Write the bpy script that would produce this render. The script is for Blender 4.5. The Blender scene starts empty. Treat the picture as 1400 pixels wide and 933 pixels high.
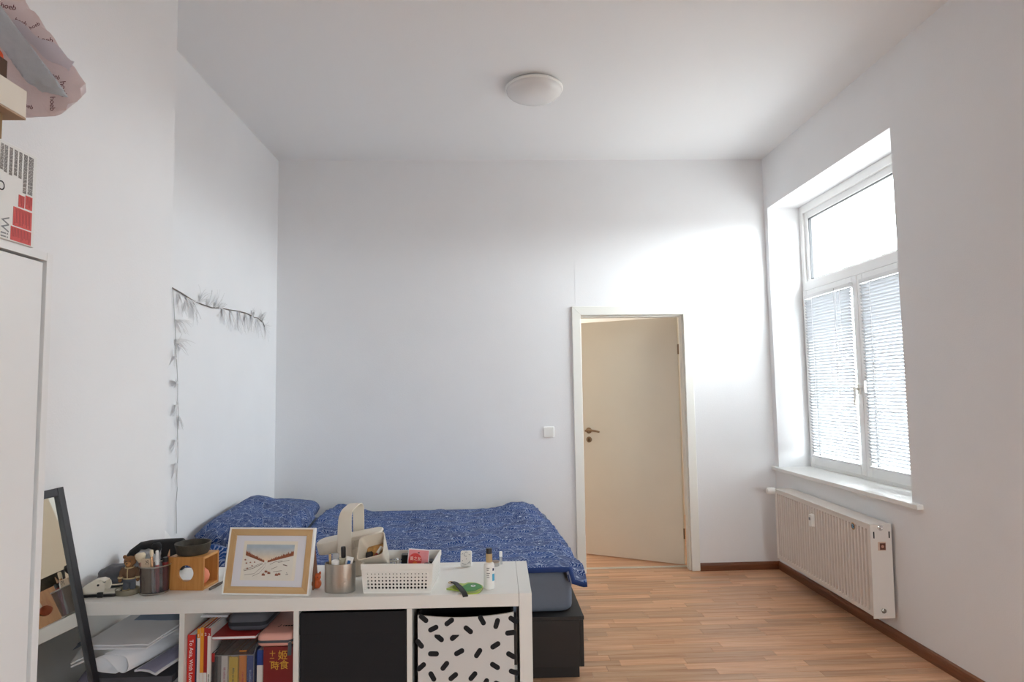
import bpy, bmesh, math, random
from mathutils import Matrix, Vector, noise

random.seed(7)
SC = bpy.context.scene
COL = SC.collection
PI = math.pi
R = math.radians

# ------------------------------------------------------------------ camera
def rot_cam(p, y, r):
    return Matrix.Rotation(y, 3, 'Z') @ Matrix.Rotation(p, 3, 'X') @ Matrix.Rotation(r, 3, 'Y')
cam_d = bpy.data.cameras.new('camera')
cam_d.sensor_width = 36.0
cam_d.lens = 36.0 * 891.23 / 1400.0
cam_d.clip_start = 0.02
cam = bpy.data.objects.new('camera', cam_d)
COL.objects.link(cam)
cam.matrix_world = Matrix.Translation((0, 0, 1.4049)) @ (rot_cam(0.0759, -0.0353, 0.0149) @ Matrix.Rotation(PI / 2, 3, 'X')).to_4x4()
SC.camera = cam

# ------------------------------------------------------------------ sky, light, exposure
SC.view_settings.view_transform = 'Standard'
SC.view_settings.look = 'None'
SC.view_settings.gamma = 1
SC.view_settings.use_curve_mapping = False
SC.view_settings.exposure = 0.0
SC.cycles.use_denoising = True
SC.cycles.max_bounces = 14
SC.cycles.diffuse_bounces = 8
SC.cycles.transparent_max_bounces = 16
SC.cycles.sample_clamp_indirect = 8.0
SC.cycles.caustics_reflective = False
SC.cycles.caustics_refractive = False

SKY = 38.0
world = bpy.data.worlds.new('overcast_sky')
SC.world = world
world.use_nodes = True
wn = world.node_tree
wn.nodes.clear()
w_tc = wn.nodes.new('ShaderNodeTexCoord')
w_sep = wn.nodes.new('ShaderNodeSeparateXYZ')
w_ramp = wn.nodes.new('ShaderNodeValToRGB')
w_bg = wn.nodes.new('ShaderNodeBackground')
w_out = wn.nodes.new('ShaderNodeOutputWorld')
w_ramp.color_ramp.elements[0].position = 0.47
w_ramp.color_ramp.elements[0].color = (0.16, 0.163, 0.166, 1)
w_ramp.color_ramp.elements[1].position = 0.52
w_ramp.color_ramp.elements[1].color = (0.89, 0.945, 1.0, 1)
w_map = wn.nodes.new('ShaderNodeMapRange')
w_map.inputs[1].default_value = -1
w_map.inputs[2].default_value = 1
wn.links.new(w_tc.outputs['Generated'], w_sep.inputs[0])
wn.links.new(w_sep.outputs['Z'], w_map.inputs[0])
wn.links.new(w_map.outputs[0], w_ramp.inputs[0])
wn.links.new(w_ramp.outputs[0], w_bg.inputs[0])
w_bg.inputs[1].default_value = SKY
wn.links.new(w_bg.outputs[0], w_out.inputs[0])

# room dimensions (metres; camera stands at x = 0, y = 0)
XL, XR, YB, H = -1.6425, 2.2239, 5.0807, 3.2411
XC, YC = -1.35, 2.80            # jutting part of the left wall and where it ends
YN = -2.3                       # wall behind the camera
XG = 2.475                      # room face of the window frames
WIN = [(3.4237, 5.0155)]      # window openings along the right wall
WZ0, WZ1 = 0.786, 2.822

def portal(name, y0, y1):
    d = bpy.data.lights.new(name, 'AREA')
    d.shape = 'RECTANGLE'
    d.size = y1 - y0
    d.size_y = WZ1 - WZ0
    d.cycles.is_portal = True
    o = bpy.data.objects.new(name, d)
    COL.objects.link(o)
    o.matrix_world = Matrix.Translation((XG + 0.12, (y0 + y1) / 2, (WZ0 + WZ1) / 2)) @ Matrix(((0, 0, 1), (1, 0, 0), (0, 1, 0))).to_4x4()
for i, (a, b) in enumerate(WIN):
    portal('window_portal', a, b)
FILLWIN = (1.10, 2.00, 0.95, 2.15)                                     # unseen window added behind the camera to brighten the shelf front: x0, x1, z0, z1
def rear_portal():
    d = bpy.data.lights.new('window_portal', 'AREA')
    d.shape = 'RECTANGLE'
    d.size = FILLWIN[1] - FILLWIN[0]
    d.size_y = FILLWIN[3] - FILLWIN[2]
    d.cycles.is_portal = True
    o = bpy.data.objects.new('window_portal', d)
    COL.objects.link(o)
    o.matrix_world = Matrix.Translation(((FILLWIN[0] + FILLWIN[1]) / 2, YN - 0.20, (FILLWIN[2] + FILLWIN[3]) / 2)) @ Matrix(((1, 0, 0), (0, 0, -1), (0, 1, 0))).to_4x4()
rear_portal()

# ------------------------------------------------------------------ materials
MATS = {}
def lin(c):
    out = []
    for v in c:
        v = v / 255.0
        out.append(v / 12.92 if v <= 0.04045 else ((v + 0.055) / 1.055) ** 2.4)
    return (*out, 1.0)

def mat(name, rgb, rough=0.5, metal=0.0, var=0.0, scale=20.0, bump=0.0, bscale=200.0, spec=0.5, stretch=None, trans=0.0, emit=None, randvar=0.0, sheen=0.0):
    """principled material with optional colour variation and fine relief"""
    if name in MATS:
        return MATS[name]
    m = bpy.data.materials.new(name)
    m.use_nodes = True
    nt = m.node_tree
    b = nt.nodes['Principled BSDF']
    b.inputs['Base Color'].default_value = lin(rgb)
    b.inputs['Roughness'].default_value = rough
    b.inputs['Metallic'].default_value = metal
    b.inputs['Specular IOR Level'].default_value = spec
    if sheen:
        b.inputs['Sheen Weight'].default_value = sheen
    if trans:
        b.inputs['Transmission Weight'].default_value = trans
    if emit:
        b.inputs['Emission Color'].default_value = lin(rgb)
        b.inputs['Emission Strength'].default_value = emit
    tc = nt.nodes.new('ShaderNodeTexCoord')
    mp = nt.nodes.new('ShaderNodeMapping')
    nt.links.new(tc.outputs['Object'], mp.inputs[0])
    if stretch:
        mp.inputs['Scale'].default_value = stretch
    if var or randvar:
        hsv = nt.nodes.new('ShaderNodeHueSaturation')
        hsv.inputs['Color'].default_value = lin(rgb)
        val = None
        if var:
            n = nt.nodes.new('ShaderNodeTexNoise')
            n.inputs['Scale'].default_value = scale
            n.inputs['Detail'].default_value = 6
            nt.links.new(mp.outputs[0], n.inputs[0])
            mr = nt.nodes.new('ShaderNodeMapRange')
            mr.inputs[3].default_value = 1 - var
            mr.inputs[4].default_value = 1 + var
            mr.inputs[1].default_value = 0.3
            mr.inputs[2].default_value = 0.7
            nt.links.new(n.outputs[0], mr.inputs[0])
            val = mr.outputs[0]
        if randvar:
            oi = nt.nodes.new('ShaderNodeObjectInfo')
            mr2 = nt.nodes.new('ShaderNodeMapRange')
            mr2.inputs[3].default_value = 1 - randvar
            mr2.inputs[4].default_value = 1 + randvar
            nt.links.new(oi.outputs['Random'], mr2.inputs[0])
            if val:
                mu = nt.nodes.new('ShaderNodeMath')
                mu.operation = 'MULTIPLY'
                nt.links.new(val, mu.inputs[0])
                nt.links.new(mr2.outputs[0], mu.inputs[1])
                val = mu.outputs[0]
            else:
                val = mr2.outputs[0]
        nt.links.new(val, hsv.inputs['Value'])
        nt.links.new(hsv.outputs[0], b.inputs['Base Color'])
    if bump:
        n2 = nt.nodes.new('ShaderNodeTexNoise')
        n2.inputs['Scale'].default_value = bscale
        n2.inputs['Detail'].default_value = 4
        nt.links.new(mp.outputs[0], n2.inputs[0])
        bp = nt.nodes.new('ShaderNodeBump')
        bp.inputs['Strength'].default_value = bump
        bp.inputs['Distance'].default_value = 0.002
        nt.links.new(n2.outputs[0], bp.inputs['Height'])
        nt.links.new(bp.outputs[0], b.inputs['Normal'])
    MATS[name] = m
    return m

def wood(name, c1, c2, rough=0.4, axis='X', randvar=0.0, grain=1.0):
    if name in MATS:
        return MATS[name]
    m = mat(name, c1, rough)
    nt = m.node_tree
    b = nt.nodes['Principled BSDF']
    tc = nt.nodes.new('ShaderNodeTexCoord')
    oi = nt.nodes.new('ShaderNodeObjectInfo')
    off = nt.nodes.new('ShaderNodeVectorMath')
    off.operation = 'MULTIPLY_ADD'
    off.inputs[1].default_value = (37.0, 19.0, 11.0)
    nt.links.new(oi.outputs['Random'], off.inputs[0])
    nt.links.new(tc.outputs['Object'], off.inputs[2])
    mp = nt.nodes.new('ShaderNodeMapping')
    s = {'X': (1.6, 28, 28), 'Y': (28, 1.6, 28), 'Z': (28, 28, 1.6)}[axis]
    mp.inputs['Scale'].default_value = tuple(v * grain for v in s)
    nt.links.new(off.outputs[0], mp.inputs[0])
    n = nt.nodes.new('ShaderNodeTexNoise')
    n.inputs['Scale'].default_value = 1.0
    n.inputs['Detail'].default_value = 7
    n.inputs['Roughness'].default_value = 0.6
    n.inputs['Distortion'].default_value = 0.6
    nt.links.new(mp.outputs[0], n.inputs[0])
    ramp = nt.nodes.new('ShaderNodeValToRGB')
    ramp.color_ramp.elements[0].position = 0.32
    ramp.color_ramp.elements[0].color = lin(c2)
    ramp.color_ramp.elements[1].position = 0.66
    ramp.color_ramp.elements[1].color = lin(c1)
    nt.links.new(n.outputs[0], ramp.inputs[0])
    hsv = nt.nodes.new('ShaderNodeHueSaturation')
    mr = nt.nodes.new('ShaderNodeMapRange')
    mr.inputs[3].default_value = 1 - randvar
    mr.inputs[4].default_value = 1 + randvar
    nt.links.new(oi.outputs['Random'], mr.inputs[0])
    nt.links.new(mr.outputs[0], hsv.inputs['Value'])
    nt.links.new(ramp.outputs[0], hsv.inputs['Color'])
    nt.links.new(hsv.outputs[0], b.inputs['Base Color'])
    return m

def clear(name, rgb=(255, 255, 255), gloss=0.06, rough=0.02, alpha=0.0, milky=(235, 235, 235)):
    """clear sheet: see-through with a surface reflection, optionally part milky"""
    if name in MATS:
        return MATS[name]
    m = bpy.data.materials.new(name)
    m.use_nodes = True
    nt = m.node_tree
    nt.nodes.clear()
    t = nt.nodes.new('ShaderNodeBsdfTransparent')
    t.inputs[0].default_value = lin(rgb)
    g = nt.nodes.new('ShaderNodeBsdfGlossy')
    g.inputs['Roughness'].default_value = rough
    lw = nt.nodes.new('ShaderNodeLayerWeight')
    lw.inputs[0].default_value = 0.5
    pw = nt.nodes.new('ShaderNodeMath')
    pw.operation = 'POWER'
    pw.inputs[1].default_value = 5.0
    nt.links.new(lw.outputs['Facing'], pw.inputs[0])
    fr = nt.nodes.new('ShaderNodeMath')
    fr.operation = 'MULTIPLY_ADD'
    fr.inputs[1].default_value = 0.5
    fr.inputs[2].default_value = gloss * 0.5
    nt.links.new(pw.outputs[0], fr.inputs[0])
    mx = nt.nodes.new('ShaderNodeMixShader')
    out = nt.nodes.new('ShaderNodeOutputMaterial')
    nt.links.new(fr.outputs[0], mx.inputs[0])
    nt.links.new(t.outputs[0], mx.inputs[1])
    nt.links.new(g.outputs[0], mx.inputs[2])
    last = mx
    if alpha:
        d = nt.nodes.new('ShaderNodeBsdfDiffuse')
        d.inputs[0].default_value = lin(milky)
        tl = nt.nodes.new('ShaderNodeBsdfTranslucent')
        tl.inputs[0].default_value = lin(milky)
        dm = nt.nodes.new('ShaderNodeMixShader')
        dm.inputs[0].default_value = 0.35
        nt.links.new(d.outputs[0], dm.inputs[1])
        nt.links.new(tl.outputs[0], dm.inputs[2])
        m2 = nt.nodes.new('ShaderNodeMixShader')
        m2.inputs[0].default_value = alpha
        nt.links.new(mx.outputs[0], m2.inputs[1])
        nt.links.new(dm.outputs[0], m2.inputs[2])
        last = m2
    nt.links.new(last.outputs[0], out.inputs[0])
    MATS[name] = m
    return m

# ------------------------------------------------------------------ mesh helpers
def T(x, y, z):
    return Matrix.Translation((x, y, z))
def RZ(a):
    return Matrix.Rotation(a, 4, 'Z')
def RX(a):
    return Matrix.Rotation(a, 4, 'X')
def RY(a):
    return Matrix.Rotation(a, 4, 'Y')
I4 = Matrix.Identity(4)

def box(bm, x0, x1, y0, y1, z0, z1, M=I4):
    v = [bm.verts.new(M @ Vector(p)) for p in ((x0, y0, z0), (x1, y0, z0), (x1, y1, z0), (x0, y1, z0), (x0, y0, z1), (x1, y0, z1), (x1, y1, z1), (x0, y1, z1))]
    for f in ((0, 3, 2, 1), (4, 5, 6, 7), (0, 1, 5, 4), (1, 2, 6, 5), (2, 3, 7, 6), (3, 0, 4, 7)):
        bm.faces.new([v[i] for i in f])
    return bm

def lathe(bm, prof, n=24, M=I4, sx=1.0, sy=1.0):
    """profile of (radius, z); closed with caps where the radius is not zero"""
    rings = []
    for r, z in prof:
        if r < 1e-6:
            rings.append([bm.verts.new(M @ Vector((0, 0, z)))])
        else:
            rings.append([bm.verts.new(M @ Vector((r * sx * math.cos(2 * PI * i / n), r * sy * math.sin(2 * PI * i / n), z))) for i in range(n)])
    for a, b in zip(rings, rings[1:]):
        for i in range(n):
            j = (i + 1) % n
            if len(a) == 1 and len(b) == 1:
                continue
            if len(a) == 1:
                bm.faces.new((a[0], b[i], b[j]))
            elif len(b) == 1:
                bm.faces.new((a[i], a[j], b[0]))
            else:
                bm.faces.new((a[i], a[j], b[j], b[i]))
    if len(rings[0]) > 1:
        bm.faces.new(rings[0][::-1])
    if len(rings[-1]) > 1:
        bm.faces.new(rings[-1])
    return bm

def prism(bm, pts, d0, d1, M=I4, top_scale=1.0):
    """polygon in the local XY plane extruded along local Z from d0 to d1"""
    cx = sum(p[0] for p in pts) / len(pts)
    cy = sum(p[1] for p in pts) / len(pts)
    a = [bm.verts.new(M @ Vector((p[0], p[1], d0))) for p in pts]
    b = [bm.verts.new(M @ Vector((cx + (p[0] - cx) * top_scale, cy + (p[1] - cy) * top_scale, d1))) for p in pts]
    n = len(pts)
    bm.faces.new(a[::-1])
    bm.faces.new(b)
    for i in range(n):
        j = (i + 1) % n
        bm.faces.new((a[i], a[j], b[j], b[i]))
    return bm

def tube(bm, pts, r, n=8, rads=None, M=I4):
    pts = [Vector(p) for p in pts]
    rings = []
    up = Vector((0.123, 0.321, 0.94)).normalized()
    for i, p in enumerate(pts):
        d = (pts[min(i + 1, len(pts) - 1)] - pts[max(i - 1, 0)]).normalized()
        a = d.cross(up)
        if a.length < 1e-3:
            a = d.cross(Vector((1, 0, 0)))
        a.normalize()
        b = d.cross(a).normalized()
        rr = rads[i] if rads else r
        rings.append([bm.verts.new(M @ (p + a * rr * math.cos(2 * PI * k / n) + b * rr * math.sin(2 * PI * k / n))) for k in range(n)])
    for q, s in zip(rings, rings[1:]):
        for k in range(n):
            j = (k + 1) % n
            bm.faces.new((q[k], q[j], s[j], s[k]))
    bm.faces.new(rings[0][::-1])
    bm.faces.new(rings[-1])
    return bm

def ribbon(bm, pts, side, w, t, M=I4):
    """flat band through pts, `side` = width direction, thickness t along the normal"""
    pts = [Vector(p) for p in pts]
    side = Vector(side).normalized()
    rings = []
    for i, p in enumerate(pts):
        d = (pts[min(i + 1, len(pts) - 1)] - pts[max(i - 1, 0)]).normalized()
        nrm = d.cross(side).normalized()
        ww = w[i] if isinstance(w, (list, tuple)) else w
        rings.append([bm.verts.new(M @ q) for q in (p - side * ww / 2 - nrm * t / 2, p + side * ww / 2 - nrm * t / 2, p + side * ww / 2 + nrm * t / 2, p - side * ww / 2 + nrm * t / 2)])
    for q, s in zip(rings, rings[1:]):
        for k in range(4):
            j = (k + 1) % 4
            bm.faces.new((q[k], q[j], s[j], s[k]))
    bm.faces.new(rings[0][::-1])
    bm.faces.new(rings[-1])
    return bm

def rrect(w, h, r, n=5, cx=0.0, cy=0.0):
    """rounded rectangle outline, counter-clockwise"""
    out = []
    for (sx, sy, a0) in ((1, 1, 0), (-1, 1, 90), (-1, -1, 180), (1, -1, 270)):
        for k in range(n + 1):
            a = R(a0 + 90.0 * k / n)
            out.append((cx + sx * (w / 2 - r) + r * math.cos(a), cy + sy * (h / 2 - r) + r * math.sin(a)))
    return out

def loft(bm, sections, cap0=True, cap1=True, M=I4):
    """sections: list of (list of 3D points), same count"""
    rings = [[bm.verts.new(M @ Vector(p)) for p in s] for s in sections]
    n = len(rings[0])
    for a, b in zip(rings, rings[1:]):
        for i in range(n):
            j = (i + 1) % n
            bm.faces.new((a[i], a[j], b[j], b[i]))
    if cap0:
        bm.faces.new(rings[0][::-1])
    if cap1:
        bm.faces.new(rings[-1])
    return bm

def polytope(planes, center, subdiv=4, crumple=0.0, cscale=14.0, seed=0.0):
    """soft bag: sphere directions clipped by planes (normal, distance), crumpled"""
    bm = bmesh.new()
    bmesh.ops.create_icosphere(bm, subdivisions=subdiv, radius=1.0)
    c = Vector(center)
    pl = [(Vector(n).normalized(), d) for n, d in planes]
    for v in bm.verts:
        d = v.co.normalized()
        r = 9.0
        for n, dd in pl:
            q = n.dot(d)
            if q > 1e-4:
                r = min(r, dd / q)
        p = d * r
        k = noise.noise((p + Vector((seed, 0, 0))) * cscale)
        k2 = noise.noise((p + Vector((0, seed, 3))) * cscale * 2.7)
        p = p + d * crumple * (abs(k) * -1.6 + 0.6 * k2)
        v.co = c + p
    return bm

def smooth_curve(P, k=4):
    out = []
    for i in range(len(P) - 1):
        p0, p1, p2, p3 = P[max(i - 1, 0)], P[i], P[i + 1], P[min(i + 2, len(P) - 1)]
        for s in range(k):
            t = s / k
            out.append(tuple(0.5 * (2 * b + (c - a) * t + (2 * a - 5 * b + 4 * c - d) * t * t + (3 * b - a - 3 * c + d) * t ** 3) for a, b, c, d in zip(p0, p1, p2, p3)))
    out.append(P[-1])
    return out

def mesh_from(bm, name, smooth=None):
    bmesh.ops.recalc_face_normals(bm, faces=bm.faces)
    me = bpy.data.meshes.new(name)
    bm.to_mesh(me)
    bm.free()
    if smooth is not None:
        me.polygons.foreach_set('use_smooth', [True] * len(me.polygons))
        if smooth < 179:
            me.set_sharp_from_angle(angle=R(smooth))
    return me

def obj(name, bm, m, parent=None, bev=0.0, seg=2, smooth=None, loc=None, rot=None, solid=0.0, sub=0):
    me = bm if isinstance(bm, bpy.types.Mesh) else mesh_from(bm, name, smooth)
    if m is not None and not me.materials:
        me.materials.append(m)
    o = bpy.data.objects.new(name, me)
    COL.objects.link(o)
    if parent is not None:
        o.parent = parent
    if loc is not None:
        o.location = loc
    if rot is not None:
        o.rotation_euler = rot
    if solid:
        md = o.modifiers.new('thickness', 'SOLIDIFY')
        md.thickness = solid
    if bev:
        md = o.modifiers.new('edge', 'BEVEL')
        md.width = bev
        md.segments = seg
        md.limit_method = 'ANGLE'
        md.angle_limit = R(40)
    if sub:
        md = o.modifiers.new('smooth', 'SUBSURF')
        md.levels = sub
        md.render_levels = sub
    return o

def bx(name, m, parent, x0, x1, y0, y1, z0, z1, bev=0.0, M=I4, **k):
    return obj(name, box(bmesh.new(), x0, x1, y0, y1, z0, z1, M), m, parent, bev=bev, **k)

def tag(o, label, cat, group=None, kind=None):
    o['label'] = label
    o['category'] = cat
    if group:
        o['group'] = group
    if kind:
        o['kind'] = kind
    return o

def thing(name, label, cat, loc=(0, 0, 0), rz=0.0, group=None, rot=None):
    o = bpy.data.objects.new(name, None)
    o.empty_display_size = 0.05
    COL.objects.link(o)
    o.location = loc
    o.rotation_euler = rot if rot else (0, 0, rz)
    return tag(o, label, cat, group)

def structure(o):
    o['kind'] = 'structure'
    return o

def text(name, body, size, m, parent, M, ext=0.0002, align='CENTER'):
    """flat print: lettering a hair proud of the surface it is printed on"""
    cu = bpy.data.curves.new(name, 'FONT')
    cu.body = body
    cu.size = size
    cu.extrude = ext
    cu.align_x = align
    cu.align_y = 'CENTER'
    cu.materials.append(m)
    tmp = bpy.data.objects.new(name, cu)
    COL.objects.link(tmp)
    bpy.context.view_layer.update()
    me = bpy.data.meshes.new_from_object(tmp.evaluated_get(bpy.context.evaluated_depsgraph_get()))
    bpy.data.objects.remove(tmp)
    bpy.data.curves.remove(cu)
    me.name = name
    o = bpy.data.objects.new(name, me)
    COL.objects.link(o)
    o.parent = parent
    o.matrix_local = M
    return o

def frame_M(origin, ex, ey):
    """matrix with local X along ex, local Y along ey, Z = ex x ey"""
    ex = Vector(ex).normalized()
    ez = ex.cross(Vector(ey)).normalized()
    ey = ez.cross(ex)
    return Matrix(((ex.x, ey.x, ez.x, origin[0]), (ex.y, ey.y, ez.y, origin[1]), (ex.z, ey.z, ez.z, origin[2]), (0, 0, 0, 1)))

# common materials
M_WALL = mat('wallpaper_white', (236, 236, 237), 0.85, var=0.012, scale=3, bump=0.35, bscale=170, spec=0.2)
M_CEIL = mat('ceiling_white', (238, 238, 238), 0.9, bump=0.2, bscale=140, spec=0.2)
M_FRAME = mat('window_white', (240, 240, 239), 0.35, var=0.01, scale=5)
M_TRIM = mat('door_frame_white', (236, 235, 228), 0.4)
M_DOOR = mat('door_leaf_cream', (226, 216, 198), 0.45, var=0.02, scale=4)
M_SHELF = mat('shelf_white', (232, 231, 226), 0.4, bump=0.05, bscale=300)
M_CARC = mat('wardrobe_white', (230, 230, 230), 0.42)
M_BLACK = mat('black_fabric', (24, 24, 28), 0.85, bump=0.4, bscale=900)
M_BLKP = mat('black_plastic', (22, 22, 24), 0.4)
M_DARK = mat('dark_gap', (14, 14, 14), 0.8)
M_STEEL = mat('brushed_steel', (165, 160, 152), 0.32, 1.0)
M_CHROME = mat('chrome', (215, 215, 215), 0.12, 1.0)
M_PAPER = mat('white_paper', (233, 233, 236), 0.8, var=0.02, scale=8)
M_INK = mat('ink_black', (28, 26, 28), 0.7)
M_GREYINK = mat('ink_grey', (120, 118, 118), 0.7)
M_WHITEINK = mat('ink_white', (240, 238, 235), 0.7)
M_WPL = mat('white_plastic', (238, 237, 233), 0.35)
M_BEIGE = mat('beige_plastic', (222, 214, 198), 0.45)
M_GLASS = clear('window_glass', (250, 252, 251))

# ------------------------------------------------------------------ setting: floor
M_FLOOR = wood('floor_laminate', (220, 178, 142), (186, 132, 94), rough=0.30, axis='X', randvar=0.18)
M_BASE = wood('skirting_brown', (134, 82, 50), (100, 56, 32), rough=0.35, axis='X', randvar=0.05)
M_BASEY = wood('skirting_brown_side', (134, 82, 50), (100, 56, 32), rough=0.35, axis='Y', randvar=0.05)

floor = structure(bx('floor', mat('floor_base', (96, 64, 42), 0.6), None, XL - 0.05, XR + 0.02, YN - 0.05, 7.4, -0.06, -0.012))
SW = 0.0667                       # strip width
VX0, VX1, VY0, VY1 = -0.25, XR, 2.95, YB + 0.13
nrow = int(round((VY1 - VY0) / SW))
SW = (VY1 - VY0) / nrow
rng = random.Random(3)
def strip(x0, x1, y0, y1):
    bm = bmesh.new()
    g, e = 0.0006, 0.0014
    a = [(x0 + g, y0 + g), (x1 - g, y0 + g), (x1 - g, y1 - g), (x0 + g, y1 - g)]
    b = [(x0 + g + e, y0 + g + e), (x1 - g - e, y0 + g + e), (x1 - g - e, y1 - g - e), (x0 + g + e, y1 - g - e)]
    loft(bm, [[(p[0], p[1], -0.012) for p in a], [(p[0], p[1], -0.0007) for p in a], [(p[0], p[1], 0.0) for p in b]], cap0=False)
    return bm
for r_ in range(nrow):
    y0 = VY0 + r_ * SW
    x = VX0 - rng.random() * 0.35
    row_end = VX1
    while x < row_end - 0.02:
        ln = rng.choice((0.34, 0.42, 0.48, 0.55, 0.62, 0.40))
        x1 = min(x + ln, row_end)
        if row_end - x1 < 0.12:
            x1 = row_end
        xs = max(x, VX0)
        if x1 - xs > 0.01:
            # strips run in local coordinates of the floor, one object each
            if not (y0 > YB - 0.02 and (xs > 1.60 or x1 < 0.64)):
                obj('plank', strip(xs, x1, y0, y0 + SW), M_FLOOR, floor)
        x = x1
# floor strips out of sight, one joined part
bm = bmesh.new()
for (ax, bx_, ay, by) in ((XL, VX0, VY0, YB), (XL, VX1, YN, VY0), (0.0, 2.4, VY1, 7.3)):
    yy = ay
    while yy < by - 1e-4:
        y2 = min(yy + SW, by)
        xx = ax - rng.random() * 0.3
        while xx < bx_ - 1e-4:
            x2 = min(xx + rng.choice((0.4, 0.55, 0.65)), bx_)
            s0 = max(xx, ax)
            if x2 - s0 > 0.005:
                g = 0.0006
                q = [bm.verts.new(p) for p in ((s0 + g, yy + g, 0), (x2 - g, yy + g, 0), (x2 - g, y2 - g, 0), (s0 + g, y2 - g, 0))]
                bm.faces.new(q)
                lo = [bm.verts.new((v.co.x, v.co.y, -0.012)) for v in q]
                for i in range(4):
                    bm.faces.new((q[i], lo[i], lo[(i + 1) % 4], q[(i + 1) % 4]))
            xx = x2
        yy = y2
o = obj('distant_planks', bm, M_FLOOR, floor)
o['kind'] = 'stuff'

# ------------------------------------------------------------------ setting: walls and ceiling
structure(bx('ceiling', M_CEIL, None, XL - 0.12, XR + 0.46, YN - 0.12, YB + 0.13, H, H + 0.15))
DX0, DX1, DZ = 0.715, 1.540, 1.985           # clear door opening
TH = 0.13                                    # thickness of the back wall
bm = bmesh.new()
box(bm, XL - 0.12, DX0 - 0.02, YB, YB + TH, 0, H)
box(bm, DX1 + 0.02, XR + 0.46, YB, YB + TH, 0, H)
box(bm, DX0 - 0.02, DX1 + 0.02, YB, YB + TH, DZ + 0.02, H)
wall_back = structure(obj('wall_back', bm, M_WALL))
bx('wallpaper_seam', M_WALL, wall_back, 0.683, 0.686, YB - 0.0012, YB + 0.001, 2.07, H)

XO = XR + 0.46
bm = bmesh.new()
ys = [YN]
for a, b in sorted(WIN):
    ys += [a, b]
ys.append(YB)
for k in range(0, len(ys) - 1, 2):
    box(bm, XR, XO, ys[k], ys[k + 1], 0, H)
for a, b in WIN:
    box(bm, XR, XO, a, b, 0, WZ0 - 0.026)
    box(bm, XR, XO, a, b, WZ1, H)
structure(obj('wall_right', bm, M_WALL))
bm = bmesh.new()
box(bm, XL - 0.12, XL, YC - 0.01, YB, 0, H)
structure(obj('wall_left', bm, M_WALL))
structure(bx('wall_left_chimney', M_WALL, None, XL - 0.12, XC, YN, YC, 0, H, bev=0.004))
bm = bmesh.new()
box(bm, XL - 0.12, FILLWIN[0], YN - 0.25, YN, 0, H)
box(bm, FILLWIN[1], XR + 0.46, YN - 0.25, YN, 0, H)
box(bm, FILLWIN[0], FILLWIN[1], YN - 0.25, YN, 0, FILLWIN[2])
box(bm, FILLWIN[0], FILLWIN[1], YN - 0.25, YN, FILLWIN[3], H)
structure(obj('wall_rear', bm, M_WALL))

# skirting boards
def skirting(name, m, p0, p1, nrm):
    p0, p1, nrm = Vector((*p0, 0)), Vector((*p1, 0)), Vector((*nrm, 0))
    prof = [(0, 0), (0.014, 0), (0.014, 0.040), (0.011, 0.052), (0.005, 0.060), (0, 0.060)]
    bm = bmesh.new()
    loft(bm, [[tuple(p + nrm * a + Vector((0, 0, b))) for a, b in prof] for p in (p0, p1)])
    return structure(obj(name, bm, m))
skirting('baseboard_back', M_BASE, (1.600, YB), (XR, YB), (0, -1))
skirting('baseboard_back_bed', M_BASE, (XL, YB), (0.646, YB), (0, -1))
skirting('baseboard_right', M_BASEY, (XR, YN), (XR, YB - 0.014), (-1, 0))
skirting('baseboard_left', M_BASEY, (XL, YC), (XL, YB - 0.014), (1, 0))

# ------------------------------------------------------------------ setting: the door
door = bpy.data.objects.new('door_1', None)
COL.objects.link(door)
structure(door)
bm = bmesh.new()
for (x0, x1) in ((DX0 - 0.02, DX0 + 0.0), (DX1 - 0.0, DX1 + 0.02)):
    box(bm, x0, x1, YB - 0.005, YB + TH + 0.005, 0, DZ + 0.02)
box(bm, DX0, DX1, YB - 0.005, YB + TH + 0.005, DZ, DZ + 0.02)
# door stop strips (rebate)
box(bm, DX1 - 0.014, DX1, YB + 0.02, YB + 0.085, 0, DZ)
box(bm, DX0, DX0 + 0.010, YB + 0.02, YB + 0.085, 0, DZ)
box(bm, DX0 + 0.010, DX1 - 0.014, YB + 0.02, YB + 0.085, DZ - 0.014, DZ)
obj('door_lining', bm, M_TRIM, door, bev=0.001)
AW = 0.064
for (x0, x1) in ((DX0 - AW, DX0 + 0.006), (DX1 - 0.006, DX1 + AW - 0.004)):
    o = bx('architrave', M_TRIM, door, x0, x1, YB - 0.016, YB - 0.0005, 0.004, DZ + 0.0705, bev=0.004)
bm = bmesh.new()
prism(bm, [(DX0 - AW, DZ + 0.0715), (DX0 + 0.006, DZ + 0.002), (DX1 - 0.006, DZ + 0.002), (DX1 + AW - 0.004, DZ + 0.0715)], 0, 0.0165, Matrix(((1, 0, 0, 0), (0, 0, -1, YB - 0.0004), (0, 1, 0, 0), (0, 0, 0, 1))))
obj('architrave', bm, M_TRIM, door, bev=0.003)
bx('threshold_strip', mat('threshold_silver', (225, 220, 210), 0.35, 0.6), door, DX0, DX1, YB + TH - 0.012, YB + TH + 0.022, 0.0, 0.006, bev=0.002)
# leaf, hinged on the right, opening away
leaf = bpy.data.objects.new('door_leaf', bpy.data.meshes.new('door_leaf'))
bm = bmesh.new()
LW = 0.838
box(bm, -LW, 0, 0.0, 0.04, 0.008, 1.985)
bm.to_mesh(leaf.data)
bm.free()
leaf.data.materials.append(M_DOOR)
COL.objects.link(leaf)
leaf.parent = door
leaf.location = (1.530, 5.236, 0)
leaf.rotation_euler = (0, 0, -R(30.3))
md = leaf.modifiers.new('edge', 'BEVEL')
md.width = 0.002
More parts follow.
